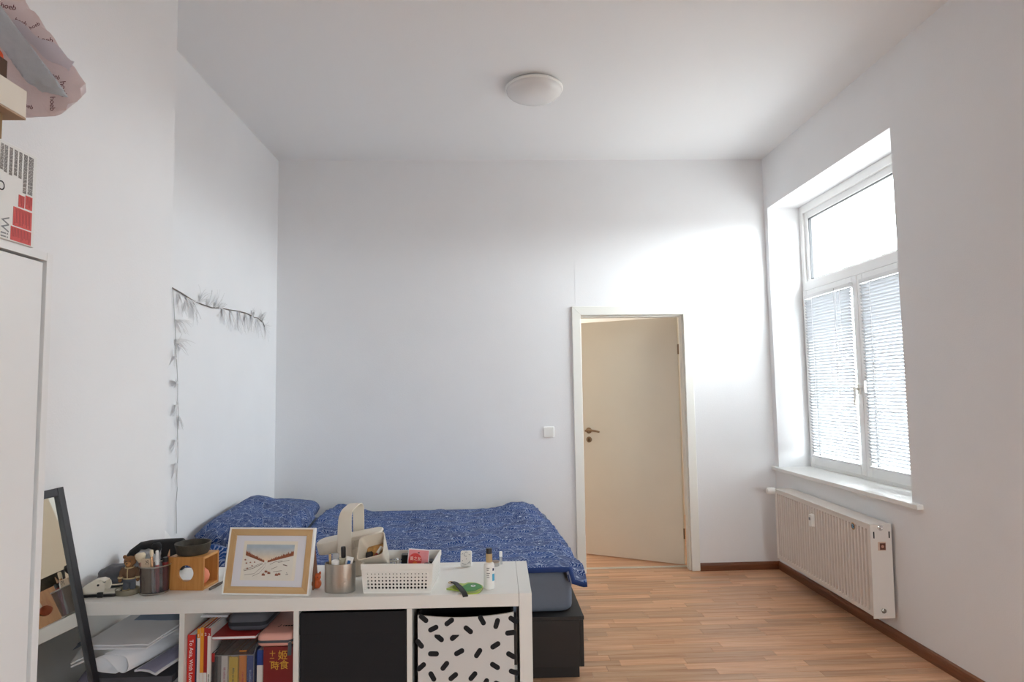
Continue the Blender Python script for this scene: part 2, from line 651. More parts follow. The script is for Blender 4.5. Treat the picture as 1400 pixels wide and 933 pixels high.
# handle set on the leaf
M_HND = mat('handle_brass_grey', (150, 128, 104), 0.35, 1.0)
bm = bmesh.new()
MH = T(-LW + 0.052, 0, 1.052) @ RX(PI / 2)
lathe(bm, [(0.026, 0.0), (0.026, 0.006), (0.022, 0.009), (0.011, 0.010), (0.010, 0.042), (0, 0.042)], 20, MH)
tube(bm, [(-LW + 0.034, -0.044, 1.052), (-LW + 0.06, -0.046, 1.056), (-LW + 0.09, -0.047, 1.056), (-LW + 0.13, -0.046, 1.051), (-LW + 0.163, -0.043, 1.043)], 0.009, 8, [0.009, 0.010, 0.0095, 0.009, 0.008])
obj('door_handle', bm, M_HND, leaf, smooth=40)
bm = bmesh.new()
lathe(bm, [(0.025, 0.0), (0.025, 0.005), (0.021, 0.008), (0, 0.008)], 20, T(-LW + 0.052, 0, 0.975) @ RX(PI / 2))
kp = obj('keyhole_plate', bm, M_HND, leaf, smooth=40)
bx('keyhole', M_DARK, leaf, -LW + 0.048, -LW + 0.056, -0.0088, -0.0075, 0.964, 0.986)
# hinges
for z in (0.25, 1.72):
    bm = bmesh.new()
    lathe(bm, [(0.007, -0.04), (0.007, 0.04)], 10, T(0.004, -0.004, z))
    obj('hinge', bm, M_HND, leaf, smooth=40)

# hallway seen through the gap
M_HALL = mat('hall_wall', (238, 236, 230), 0.85, bump=0.2, bscale=150)
structure(bx('wall_hall_end', M_HALL, None, -0.2, 2.6, 7.3, 7.4, 0, 2.75))
structure(bx('wall_hall_left', M_HALL, None, -0.2, -0.05, YB + TH, 7.3, 0, 2.75))
structure(bx('wall_hall_right', M_HALL, None, 2.4, 2.6, YB + TH, 7.3, 0, 2.75))
structure(bx('ceiling_hall', M_HALL, None, -0.2, 2.6, YB + TH, 7.4, 2.75, 2.85))
hl = thing('hall_ceiling_lamp', 'lit round white lamp on the hallway ceiling behind the open door', 'lamp', (0.9, 6.5, 2.75))
bm = bmesh.new()
lathe(bm, [(0.15, 0.0), (0.15, -0.02), (0.12, -0.06), (0.06, -0.08), (0, -0.085)], 24)
obj('lamp_shade', bm, mat('lit_opal', (255, 244, 226), 0.5, emit=3.0), hl, smooth=40)
hd = bpy.data.lights.new('hall_lamp_light', 'POINT')
hd.energy = 18
hd.shadow_soft_size = 0.15
hd.color = (1.0, 0.97, 0.93)
ho = bpy.data.objects.new('hall_lamp_light', hd)
COL.objects.link(ho)
ho.parent = hl
ho.location = (0, 0, -0.26)

# ------------------------------------------------------------------ setting: windows
M_SILL = mat('sill_white', (236, 235, 232), 0.35)
M_SEAL = mat('rubber_seal', (50, 50, 52), 0.6)
def rect_frame(bm, x0, x1, y0, y1, z0, z1, w, wt=None, wb=None):
    wt = wt or w
    wb = wb or w
    box(bm, x0, x1, y0, y0 + w, z0, z1)
    box(bm, x0, x1, y1 - w, y1, z0, z1)
    box(bm, x0, x1, y0 + w, y1 - w, z1 - wt, z1)
    box(bm, x0, x1, y0 + w, y1 - w, z0, z0 + wb)
    return bm
TZ0, TZ1 = 2.145, 2.215       # transom
def window(n, y0, y1):
    w = bpy.data.objects.new('window_%d' % n, None)
    COL.objects.link(w)
    structure(w)
    ym = (y0 + y1) / 2 + (0.012 if n == 1 else 0)
    obj('outer_frame', rect_frame(bmesh.new(), XG, XG + 0.075, y0 + 0.001, y1 - 0.001, WZ0 - 0.005, WZ1 - 0.001, 0.05, 0.06, 0.05), M_FRAME, w, bev=0.003)
    bx('transom', M_FRAME, w, XG - 0.006, XG + 0.075, y0 + 0.05, y1 - 0.05, TZ0, TZ1, bev=0.004)
    # fixed top light
    tl = obj('top_sash', rect_frame(bmesh.new(), XG + 0.018, XG + 0.06, y0 + 0.05, y1 - 0.05, TZ1, WZ1 - 0.061, 0.045, 0.05, 0.012), M_FRAME, w, bev=0.004)
    obj('seal', rect_frame(bmesh.new(), XG + 0.026, XG + 0.05, y0 + 0.095, y1 - 0.095, TZ1 + 0.012, WZ1 - 0.111, 0.006), M_SEAL, tl)
    bx('pane', M_GLASS, tl, XG + 0.036, XG + 0.040, y0 + 0.0955, y1 - 0.0955, TZ1 + 0.0125, WZ1 - 0.1115)
    # two casements
    for (a, b) in ((y0 + 0.035, ym - 0.001), (ym + 0.001, y1 - 0.035)):
        s = obj('sash', rect_frame(bmesh.new(), XG - 0.016, XG + 0.05, a, b, WZ0 + 0.022, TZ0 - 0.004, 0.062, 0.06, 0.07), M_FRAME, w, bev=0.005)
        obj('seal', rect_frame(bmesh.new(), XG + 0.018, XG + 0.036, a + 0.062, b - 0.062, WZ0 + 0.092, TZ0 - 0.064, 0.004), M_SEAL, s)
        bx('pane', M_GLASS, s, XG + 0.026, XG + 0.030, a + 0.0625, b - 0.0625, WZ0 + 0.0925, TZ0 - 0.0645)
    # sill board
    bm = bmesh.new()
    prism(bm, [(XR - 0.036, y0 - 0.09), (XR - 0.0005, y0 - 0.09), (XR - 0.0005, y0 + 0.001), (XG + 0.002, y0 + 0.001), (XG + 0.002, y1 - 0.001), (XR - 0.0005, y1 - 0.001), (XR - 0.0005, min(y1 + 0.055, YB - 0.003)), (XR - 0.036, min(y1 + 0.055, YB - 0.003))],
          WZ0 - 0.0255, WZ0)
    obj('sill_board', bm, M_SILL, w, bev=0.003)
    # latch with lever on the meeting stiles
    bm = bmesh.new()
    box(bm, XG - 0.030, XG - 0.016, ym + 0.014, ym + 0.042, 1.345, 1.415)
    box(bm, XG - 0.052, XG - 0.030, ym + 0.020, ym + 0.036, 1.372, 1.390)
    box(bm, XG - 0.060, XG - 0.046, ym + 0.018, ym + 0.038, 1.275, 1.395)
    box(bm, XG - 0.038, XG - 0.024, ym - 0.034, ym + 0.014, 1.388, 1.408)
    box(bm, XG - 0.034, XG - 0.016, ym - 0.052, ym - 0.034, 1.358, 1.432)
    obj('latch', bm, M_WPL, w, bev=0.004)
    for (yy) in (y0 + 0.045, y1 - 0.045):
        bm = bmesh.new()
        lathe(bm, [(0.008, -0.03), (0.008, 0.03)], 10, T(XG - 0.014, yy, WZ0 + 0.06))
        obj('hinge', bm, M_WPL, w, smooth=40)
    return ym
ym1 = window(1, *WIN[0])


w2 = bpy.data.objects.new('window_2', None)  # invented out-of-view window, added as frontal fill light for the shelf
COL.objects.link(w2)
structure(w2)
MR = Matrix(((0, 1, 0, 0), (1, 0, 0, 0), (0, 0, 1, 0), (0, 0, 0, 1)))
xm = (FILLWIN[0] + FILLWIN[1]) / 2
for (a, b) in ((FILLWIN[0] + 0.001, xm - 0.001), (xm + 0.001, FILLWIN[1] - 0.001)):
    sbm = rect_frame(bmesh.new(), YN - 0.14, YN - 0.09, a, b, FILLWIN[2] + 0.001, FILLWIN[3] - 0.001, 0.055)
    sbm.transform(MR)
    sa = obj('sash', sbm, M_FRAME, w2, bev=0.003)
    bx('pane', M_GLASS, sa, a + 0.0555, b - 0.0555, YN - 0.118, YN - 0.114, FILLWIN[2] + 0.0565, FILLWIN[3] - 0.0565)
bx('sill_board', M_SILL, w2, FILLWIN[0] - 0.05, FILLWIN[1] + 0.05, YN + 0.0005, YN + 0.03, FILLWIN[2] - 0.024, FILLWIN[2])

# venetian blinds on the two casements
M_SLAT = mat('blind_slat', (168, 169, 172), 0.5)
M_RAIL = mat('blind_rail', (228, 228, 229), 0.45)
M_CORD = mat('blind_cord', (245, 245, 243), 0.7)
def blind(label, y0, y1, wand):
    b = thing('venetian_blind', label, 'blind', (XG - 0.030, (y0 + y1) / 2, 0.86), group='venetian blinds in the casements')
    hw = (y1 - y0) / 2
    top = TZ0 - 0.045 - 0.86
    bx('head_rail', M_RAIL, b, -0.013, 0.013, -hw, hw, top - 0.028, top, bev=0.002)
    pitch, n = 0.0215, 0
    z = top - 0.045
    bm = bmesh.new()
    a = R(-46)
    prof = [(-0.0125, -0.0012), (-0.006, 0.0006), (0.0, 0.0012), (0.006, 0.0006), (0.0125, -0.0012)]
    sec = [(p * math.cos(a), p * math.sin(a) + q) for p, q in prof] + [(p * math.cos(a), p * math.sin(a) + q - 0.0006) for p, q in prof[::-1]]
    loft(bm, [[(s[0], yy, s[1]) for s in sec] for yy in (-hw, hw)])
    me = mesh_from(bm, 'slat')
    me.materials.append(M_SLAT)
    zs = []
    while z > 0.045:
        zs.append(z)
        z -= pitch
    for z in zs:
        s = bpy.data.objects.new('slat', me)
        COL.objects.link(s)
        s.parent = b
        s.location = (0, 0, z)
    bx('bottom_rail', M_RAIL, b, -0.011, 0.011, -hw, hw, 0.012, 0.026, bev=0.002)
    for q in (-0.62, 0.62):
        bm = bmesh.new()
        for xx in (-0.0135, 0.0135):
            tube(bm, [(xx, q * hw, 0.02), (xx, q * hw, top - 0.02)], 0.0012, 5)
        obj('ladder_cord', bm, M_CORD, b)
    if wand:
        bm = bmesh.new()
        tube(bm, [(-0.018, -0.42 * hw, top - 0.012), (-0.02, -0.42 * hw, top - 0.70)], 0.0028, 6)
        obj('tilt_wand', bm, clear('clear_rod', (240, 242, 242), alpha=0.5), b)
        bm = bmesh.new()
        tube(bm, [(-0.018, -0.48 * hw, top - 0.012), (-0.019, -0.5 * hw, top - 0.5), (-0.02, -0.47 * hw, top - 0.72)], 0.0012, 5)
        lathe(bm, [(0.002, 0), (0.005, -0.02), (0.005, -0.03), (0.0, -0.03)], 8, T(-0.02, -0.47 * hw, top - 0.72))
        obj('pull_cord', bm, M_CORD, b)
    return b
blind('white venetian blind with tilt wand, in the casement next to the back wall', ym1 + 0.050, WIN[0][1] - 0.10, True)
blind('white venetian blind without wand, in the casement farther from the back wall', WIN[0][0] + 0.10, ym1 - 0.066, False)

# ------------------------------------------------------------------ ceiling lamp
cl = thing('ceiling_lamp', 'unlit round white glass dome lamp on the room ceiling', 'lamp', (0.29, 3.80, H))
bm = bmesh.new()
lathe(bm, [(0.155, 0.0), (0.155, -0.012), (0.150, -0.016)], 40)
obj('mount_plate', bm, mat('lamp_mount_grey', (190, 190, 192), 0.4), cl, smooth=40)
bm = bmesh.new()
lathe(bm, [(0.168, -0.0125), (0.174, -0.018), (0.174, -0.026), (0.168, -0.032)], 40)
obj('rim', bm, M_WPL, cl, smooth=60)
bm = bmesh.new()
lathe(bm, [(0.168, -0.032)] + [(0.168 * math.cos(a), -0.032 - 0.062 * math.sin(a)) for a in [R(k * 9) for k in range(1, 10)]] + [(0, -0.094)], 40)
obj('glass_dome', bm, mat('opal_glass', (228, 226, 224), 0.25), cl, smooth=60)

# ------------------------------------------------------------------ light switch
sw = thing('light_switch', 'square white light switch on the back wall left of the door', 'switch', (0.455, YB, 1.08))
MS = Matrix(((1, 0, 0, 0), (0, 0, -1, 0), (0, 1, 0, 0), (0, 0, 0, 1)))
bm = bmesh.new()
prism(bm, rrect(0.082, 0.082, 0.006), 0, 0.009, MS, top_scale=0.94)
obj('cover_plate', bm, M_WPL, sw)
bm = bmesh.new()
prism(bm, rrect(0.056, 0.056, 0.003), 0.009, 0.0125, MS @ RY(R(-3)))
obj('rocker', bm, M_WPL, sw)

# ------------------------------------------------------------------ radiator
M_RAD = mat('radiator_white', (224, 217, 210), 0.4)
RADL = 1.19
rad = thing('radiator', 'white panel radiator with fine vertical ribs under the window', 'radiator', (2.1555, 4.800, 0.0))
rad.rotation_euler = (R(0.95), 0, 0)
# local: x depth (-0.068 front .. +0.068 back), y from -RADL to 0, z heights
ZB, ZT = 0.160, 0.658
XF = -0.068
bm = bmesh.new()
zs_ = [ZB, ZB + 0.022, ZB + 0.030, ZT - 0.040, ZT - 0.030, ZT - 0.012]
nr = 34
ys_ = [0.0]
for k in range(nr):
    c = -0.020 - (RADL - 0.04) * (k + 0.5) / nr
    hw = (RADL - 0.04) / nr / 2
    ys_ += [c + hw * 0.62, c + hw * 0.34, c - hw * 0.34, c - hw * 0.62]
ys_.append(-RADL)
grid = []
for j, z in enumerate(zs_):
    row = []
    for i, y in enumerate(ys_):
        d = 0.0
        if 0 < i < len(ys_) - 1 and (i - 1) % 4 in (1, 2) and j in (2, 3):
            d = 0.013
        row.append(bm.verts.new((XF + d, y, z)))
    grid.append(row)
for j in range(len(zs_) - 1):
    for i in range(len(ys_) - 1):
        bm.faces.new((grid[j][i], grid[j][i + 1], grid[j + 1][i + 1], grid[j + 1][i]))
box(bm, XF + 0.0135, XF + 0.016, -RADL, 0, ZB, ZT - 0.012)
obj('front_panel', bm, M_RAD, rad)
bx('back_panel', M_RAD, rad, 0.030, 0.040, -RADL, 0, ZB, ZT - 0.012)
bm = bmesh.new()
for k in range(60):
    y = -0.02 - k * (RADL - 0.04) / 60
    box(bm, XF + 0.0165, 0.029, y - 0.001, y, ZB + 0.02, ZT - 0.02)
o = obj('convector_fins', bm, M_RAD, rad)
o['kind'] = 'stuff'
bm = bmesh.new()
box(bm, XF - 0.001, XF + 0.006, -RADL, 0, ZT - 0.010, ZT)
box(bm, 0.044, 0.052, -RADL, 0, ZT - 0.010, ZT)
box(bm, XF + 0.006, 0.044, -RADL, 0, ZT - 0.004, ZT)
obj('top_grille', bm, M_RAD, rad, bev=0.001)
bm = bmesh.new()
box(bm, XF - 0.001, 0.052, -RADL - 0.005, -RADL + 0.001, ZB - 0.012, ZT)
obj('side_panel', bm, M_RAD, rad, bev=0.002)
bm = bmesh.new()
box(bm, XF - 0.001, 0.052, -0.001, 0.005, ZB - 0.012, ZT)
obj('side_panel', bm, M_RAD, rad, bev=0.002)
for y in (-0.25, -RADL + 0.25):
    bx('wall_bracket', M_RAD, rad, 0.040, 0.066, y - 0.02, y + 0.02, ZB + 0.04, ZT - 0.06)
for x0 in (-0.052, 0.034):
    bx('side_slot', M_DARK, rad, x0, x0 + 0.007, -RADL - 0.0055, -RADL - 0.004, 0.582, 0.618)
bm = bmesh.new()
lathe(bm, [(0.015, 0), (0.015, 0.004), (0.011, 0.006), (0.009, 0.006), (0.009, 0.014), (0.004, 0.015), (0, 0.012)], 16, T(-0.012, -RADL - 0.005, 0.640) @ RX(PI / 2))
obj('vent_plug', bm, M_CHROME, rad, smooth=40)
bm = bmesh.new()
lathe(bm, [(0.013, 0), (0.013, 0.005), (0.009, 0.007), (0, 0.007)], 8, T(-0.012, -RADL - 0.005, 0.190) @ RX(PI / 2))
obj('drain_plug', bm, M_STEEL, rad, smooth=30)
st = bx('photo_sticker', mat('sticker_cream', (206, 176, 156), 0.6), rad, -0.028, 0.016, -RADL - 0.0058, -RADL - 0.005, 0.515, 0.562, M=I4)
bx('sticker_print', mat('sticker_brown', (98, 54, 38), 0.6), st, -0.018, 0.014, -RADL - 0.0063, -RADL - 0.0058, 0.519, 0.555)
bm = bmesh.new()
lathe(bm, [(0.008, 0), (0.008, 0.0004)], 12, T(-0.003, -RADL - 0.0063, 0.537) @ RX(PI / 2))
obj('sticker_spot', bm, mat('sticker_pale', (190, 140, 118), 0.6), st)
# meter on the front
meter = obj('heat_meter', prism(bmesh.new(), rrect(0.038, 0.085, 0.008), 0, 0.024, frame_M((XF, -0.555, 0.545), (0, -1, 0), (0, 0, 1)), top_scale=0.9), M_WPL, rad, bev=0.003)
bx('display', mat('lcd_grey', (110, 112, 112), 0.3), meter, XF - 0.0248, XF - 0.0236, -0.565, -0.545, 0.548, 0.566)
# round sticker on the front
bm = bmesh.new()
lathe(bm, [(0.021, 0), (0.021, 0.0012)], 24, frame_M((XF, -1.025, 0.612), (0, -1, 0), (0, 0, 1)))
rs = obj('round_sticker', bm, mat('gold_print', (176, 142, 82), 0.4), rad)
bm = bmesh.new()
lathe(bm, [(0.015, 0.0012), (0.015, 0.0018)], 24, frame_M((XF, -1.025, 0.612), (0, -1, 0), (0, 0, 1)))
obj('sticker_centre', bm, mat('navy_print', (38, 56, 92), 0.4), rs)
bm = bmesh.new()
tube(bm, [(XF - 0.002, -1.018, 0.622), (XF - 0.002, -1.030, 0.618), (XF - 0.002, -1.021, 0.610), (XF - 0.002, -1.030, 0.602)], 0.0022, 5)
obj('sticker_squiggle', bm, mat('cyan_print', (120, 190, 214), 0.4), rs)
# thermostat head
bm = bmesh.new()
lathe(bm, [(0.012, 0), (0.012, 0.012), (0.021, 0.014), (0.024, 0.024), (0.025, 0.062), (0.021, 0.074), (0, 0.076)], 18, T(-0.050, 0.016, 0.640) @ RY(-PI / 2))
obj('thermostat_head', bm, M_WPL, rad, smooth=40)
bm = bmesh.new()
tube(bm, [(-0.055, 0.012, 0.636), (0.0, 0.012, 0.636), (0.0, 0.0, 0.636)], 0.009, 8)
tube(bm, [(0.0, 0.012, 0.636), (0.03, 0.014, 0.632), (0.064, 0.016, 0.630)], 0.008, 8)
obj('pipe', bm, M_RAD, rad, smooth=40)

# ------------------------------------------------------------------ bed
M_BED = mat('bed_black_brown', (34, 30, 29), 0.55, var=0.08, scale=6, stretch=(1, 8, 8))
bed = thing('bed_frame', 'low black-brown wooden bed base with recessed plinth along the back wall', 'bed', (-0.59, 4.13, 0))
BXL, BXR, BYF, BYB = -1.045, 1.036, -0.85, 0.85
bx('plinth', M_BED, bed, BXL + 0.02, BXR - 0.022, BYF + 0.018, BYB - 0.02, 0.0, 0.056)
bx('front_panel', M_BED, bed, BXL, BXR - 0.019, BYF, BYF + 0.018, 0.056, 0.277, bev=0.0015)
bx('back_panel', M_BED, bed, BXL, BXR - 0.019, BYB - 0.018, BYB, 0.056, 0.277)
bx('end_panel', M_BED, bed, BXR - 0.019, BXR, BYF, BYB, 0.056, 0.277, bev=0.0015)
bx('end_panel', M_BED, bed, BXL, BXL + 0.018, BYF + 0.019, BYB - 0.019, 0.056, 0.277)
bx('top_board', M_BED, bed, BXL, BXR + 0.003, BYF - 0.003, BYB, 0.2785, 0.296, bev=0.002)

M_SHEET = mat('sheet_grey_blue', (112, 122, 138), 0.85, var=0.03, scale=5, bump=0.25, bscale=60)
def cushion_box(x0, x1, y0, y1, z0, z1, rc, re, wr=0.004, seed=0):
    """mattress: rounded corners in plan, rounded edges, soft puckers"""
    bm = bmesh.new()
    secs = []
    cx, cy = (x0 + x1) / 2, (y0 + y1) / 2
    prof = [(-re, z0)] + [(-re + re * math.sin(R(a)), z0 + re - re * math.cos(R(a))) for a in (30, 60, 90)]
    prof += [(0, z0 + (z1 - z0) * t) for t in (0.4, 0.55, 0.7)]
    prof += [(-re * 1.3 + re * 1.3 * math.cos(R(a)), z1 - re * 1.3 + re * 1.3 * math.sin(R(a))) for a in (15, 35, 55, 75, 90)]
    for off, z in prof:
        ring = []
        for (px, py) in rrect(x1 - x0 + 2 * off, y1 - y0 + 2 * off, max(rc + off, 0.01), 8):
            # extra points along the straights come from the subdivision below
            ring.append((cx + px, cy + py, z))
        dense = []
        for i, p in enumerate(ring):
            q = ring[(i + 1) % len(ring)]
            L = (Vector(q) - Vector(p)).length
            k = 24 if L > 0.2 else 1
            for t in range(k):
                dense.append(tuple(Vector(p).lerp(Vector(q), t / k)))
        w = []
        for p in dense:
            n1 = noise.noise(Vector((p[0] * 9, p[1] * 9, p[2] * 22 + seed)))
            d = (Vector((p[0] - cx, p[1] - cy, 0))).normalized()
            w.append((p[0] + d.x * n1 * wr, p[1] + d.y * n1 * wr, p[2] + (n1 * wr if z0 < p[2] else 0)))
        secs.append(w)
    return loft(bm, secs)
o = obj('mattress', cushion_box(-1.600, 0.405, 3.335, 4.93, 0.2965, 0.499, 0.07, 0.026), M_SHEET, smooth=50)
tag(o, 'thick mattress under a fitted grey-blue sheet on the black bed base', 'mattress')

def fan_fabric(name, base, dark, line, scale):
    m = bpy.data.materials.new(name)
    m.use_nodes = True
    nt = m.node_tree
    b = nt.nodes['Principled BSDF']
    b.inputs['Roughness'].default_value = 0.85
    b.inputs['Specular IOR Level'].default_value = 0.2
    tc = nt.nodes.new('ShaderNodeTexCoord')
    mp = nt.nodes.new('ShaderNodeMapping')
    mp.inputs['Scale'].default_value = (scale, scale * 1.25, 1)
    nt.links.new(tc.outputs['UV'], mp.inputs[0])
    wob = nt.nodes.new('ShaderNodeTexNoise')
    wob.inputs['Scale'].default_value = 2.2
    nt.links.new(mp.outputs[0], wob.inputs[0])
    add = nt.nodes.new('ShaderNodeVectorMath')
    add.operation = 'MULTIPLY_ADD'
    add.inputs[1].default_value = (0.38, 0.38, 0)
    nt.links.new(wob.outputs['Color'], add.inputs[0])
    nt.links.new(mp.outputs[0], add.inputs[2])
    vo = nt.nodes.new('ShaderNodeTexVoronoi')
    vo.voronoi_dimensions = '2D'
    vo.inputs['Randomness'].default_value = 0.85
    vo.inputs['Scale'].default_value = 1.0
    nt.links.new(add.outputs[0], vo.inputs['Vector'])
    sub = nt.nodes.new('ShaderNodeVectorMath')
    sub.operation = 'SUBTRACT'
    nt.links.new(add.outputs[0], sub.inputs[0])
    nt.links.new(vo.outputs['Position'], sub.inputs[1])
    # fans radiate from a point below the middle of each cell
    sh = nt.nodes.new('ShaderNodeVectorMath')
    sh.operation = 'ADD'
    sh.inputs[1].default_value = (0.1, 0.36, 0)
    nt.links.new(sub.outputs[0], sh.inputs[0])
    sp = nt.nodes.new('ShaderNodeSeparateXYZ')
    nt.links.new(sh.outputs[0], sp.inputs[0])
    at = nt.nodes.new('ShaderNodeMath')
    at.operation = 'ARCTAN2'
    nt.links.new(sp.outputs[1], at.inputs[0])
    nt.links.new(sp.outputs[0], at.inputs[1])
    mu = nt.nodes.new('ShaderNodeMath')
    mu.operation = 'MULTIPLY'
    mu.inputs[1].default_value = 30.0
    nt.links.new(at.outputs[0], mu.inputs[0])
    sn = nt.nodes.new('ShaderNodeMath')
    sn.operation = 'SINE'
    nt.links.new(mu.outputs[0], sn.inputs[0])
    rays = nt.nodes.new('ShaderNodeMapRange')
    rays.inputs[1].default_value = 0.25
    rays.inputs[2].default_value = 0.85
    rays.inputs[4].default_value = 0.62
    nt.links.new(sn.outputs[0], rays.inputs[0])
    ve = nt.nodes.new('ShaderNodeTexVoronoi')
    ve.voronoi_dimensions = '2D'
    ve.feature = 'DISTANCE_TO_EDGE'
    ve.inputs['Randomness'].default_value = 0.85
    ve.inputs['Scale'].default_value = 1.0
    nt.links.new(add.outputs[0], ve.inputs['Vector'])
    ed = nt.nodes.new('ShaderNodeMapRange')
    ed.inputs[1].default_value = 0.008
    ed.inputs[2].default_value = 0.035
    ed.inputs[3].default_value = 0.62
    ed.inputs[4].default_value = 0.0
    nt.links.new(ve.outputs['Distance'], ed.inputs[0])
    # bright spot where the rays meet
    ln = nt.nodes.new('ShaderNodeVectorMath')
    ln.operation = 'LENGTH'
    nt.links.new(sh.outputs[0], ln.inputs[0])
    spot = nt.nodes.new('ShaderNodeMapRange')
    spot.inputs[1].default_value = 0.03
    spot.inputs[2].default_value = 0.10
    spot.inputs[3].default_value = 1.0
    spot.inputs[4].default_value = 0.0
    nt.links.new(ln.outputs['Value'], spot.inputs[0])
    mx1 = nt.nodes.new('ShaderNodeMath')
    mx1.operation = 'MAXIMUM'
    nt.links.new(rays.outputs[0], mx1.inputs[0])
    nt.links.new(ed.outputs[0], mx1.inputs[1])
    mx2 = nt.nodes.new('ShaderNodeMath')
    mx2.operation = 'MAXIMUM'
    nt.links.new(mx1.outputs[0], mx2.inputs[0])
    nt.links.new(spot.outputs[0], mx2.inputs[1])
    # uneven print strength
    n2 = nt.nodes.new('ShaderNodeTexNoise')
    n2.inputs['Scale'].default_value = 2.5
    nt.links.new(mp.outputs[0], n2.inputs[0])
    st = nt.nodes.new('ShaderNodeMapRange')
    st.inputs[1].default_value = 0.3
    st.inputs[2].default_value = 0.7
    st.inputs[3].default_value = 0.2
    st.inputs[4].default_value = 0.95
    nt.links.new(n2.outputs[0], st.inputs[0])
    fac = nt.nodes.new('ShaderNodeMath')
    fac.operation = 'MULTIPLY'
    nt.links.new(mx2.outputs[0], fac.inputs[0])
    nt.links.new(st.outputs[0], fac.inputs[1])
    ground = nt.nodes.new('ShaderNodeMixRGB')
    ground.inputs[1].default_value = lin(base)
    ground.inputs[2].default_value = lin(dark)
    nt.links.new(vo.outputs['Color'], ground.inputs[0])
    mix = nt.nodes.new('ShaderNodeMixRGB')
    nt.links.new(fac.outputs[0], mix.inputs[0])
    nt.links.new(ground.outputs[0], mix.inputs[1])
    mix.inputs[2].default_value = lin(line)
    nt.links.new(mix.outputs[0], b.inputs['Base Color'])
    # weave
    n3 = nt.nodes.new('ShaderNodeTexNoise')
    n3.inputs['Scale'].default_value = 90
    nt.links.new(tc.outputs['UV'], n3.inputs[0])
    bp = nt.nodes.new('ShaderNodeBump')
    bp.inputs['Strength'].default_value = 0.25
    bp.inputs['Distance'].default_value = 0.003
    nt.links.new(n3.outputs[0], bp.inputs['Height'])
    nt.links.new(bp.outputs[0], b.inputs['Normal'])
    return m
M_FAN = fan_fabric('blue_fan_cotton', (32, 68, 128), (16, 42, 94), (214, 224, 240), 10.0)

def smooth01(a, b, x):
    t = max(0.0, min(1.0, (x - a) / (b - a)))
    return t * t * (3 - 2 * t)
def fb(x, y, s, seed=0.0):
    return noise.noise(Vector((x * s, y * s, seed)))
def cloth_grid(name, fn, nu, nv, m, parent=None, thick=0.02, uvs=(1, 1), rim=None):
    bm = bmesh.new()
    uvl = bm.loops.layers.uv.new('UVMap')
    V = [[bm.verts.new(fn(i / nu, j / nv)) for i in range(nu + 1)] for j in range(nv + 1)]
    for j in range(nv):
        for i in range(nu):
            f = bm.faces.new((V[j][i], V[j][i + 1], V[j + 1][i + 1], V[j + 1][i]))
            for lp, (a, b) in zip(f.loops, ((i, j), (i + 1, j), (i + 1, j + 1), (i, j + 1))):
                lp[uvl].uv = (a / nu * uvs[0], b / nv * uvs[1])
    me = bpy.data.meshes.new(name)
    bm.to_mesh(me)
    bm.free()
    me.polygons.foreach_set('use_smooth', [True] * len(me.polygons))
    o = obj(name, me, m, parent)
    md = o.modifiers.new('thickness', 'SOLIDIFY')
    md.thickness = thick
    md.offset = -1
    if rim:
        o.data.materials.append(rim)
        md.material_offset_rim = 1
    return o

def duvet_pt(u, v):
    y = 3.285 + v * 1.665
    xs_ = -1.135 - 0.40 * (1 - smooth01(3.44, 3.60, y))
    x = xs_ + u * (0.445 - xs_)
    x += 0.012 * fb(x, y, 4, 9) * smooth01(0.85, 1.0, u)
    # foot corner at the front sweeps out, the back edge is drawn in
    x += smooth01(0.9, 1.0, u) * (0.025 * (1 - smooth01(0.0, 0.25, v)) - 0.10 * smooth01(0.35, 1.0, v))
    y += 0.020 * fb(x, 0, 3.1, 2) * (1 - smooth01(0.0, 0.15, v))
    z = 0.532
    z += 0.010 * fb(x, y, 2.6) + 0.011 * fb(x, y, 6.5, 3) + 0.012 * abs(fb(x, y, 11, 5)) + 0.005 * fb(x, y, 24, 7)
    # puffed fold towards the back at the foot end
    z += 0.060 * math.exp(-((x - 0.20) / 0.17) ** 2 - ((y - 4.75) / 0.22) ** 2)
    z -= 0.012 * smooth01(0.75, 1.0, v) * (1 - math.exp(-((x - 0.20) / 0.25) ** 2))
    # heap at the head end
    z += (0.030 + 0.030 * smooth01(4.1, 4.5, y)) * (1 - smooth01(-1.13, -0.88, x)) * smooth01(3.5, 4.0, y)
    z += 0.115 * math.exp(-((x + 1.42) / 0.20) ** 2 - ((y - 3.42) / 0.085) ** 2)
    # rolled hem in front, drooping foot corner
    e = smooth01(0.0, 0.035, v)
    z -= 0.018 * (1 - e)
    z -= 0.035 * smooth01(0.93, 1.0, u) * (1 - 0.45 * smooth01(0.2, 0.7, v))
    z -= 0.020 * (1 - smooth01(0.0, 0.10, v)) * smooth01(0.90, 1.0, u)
    if x < 0.395 and y < 4.93:
        z = max(z, 0.5315)
    return (x, y, z)
dv = cloth_grid('duvet', duvet_pt, 150, 130, M_FAN, None, 0.026, (1.58, 1.67), mat('blue_hem', (34, 60, 118), 0.9))
tag(dv, 'rumpled blue duvet with white fan pattern spread over the mattress', 'duvet')

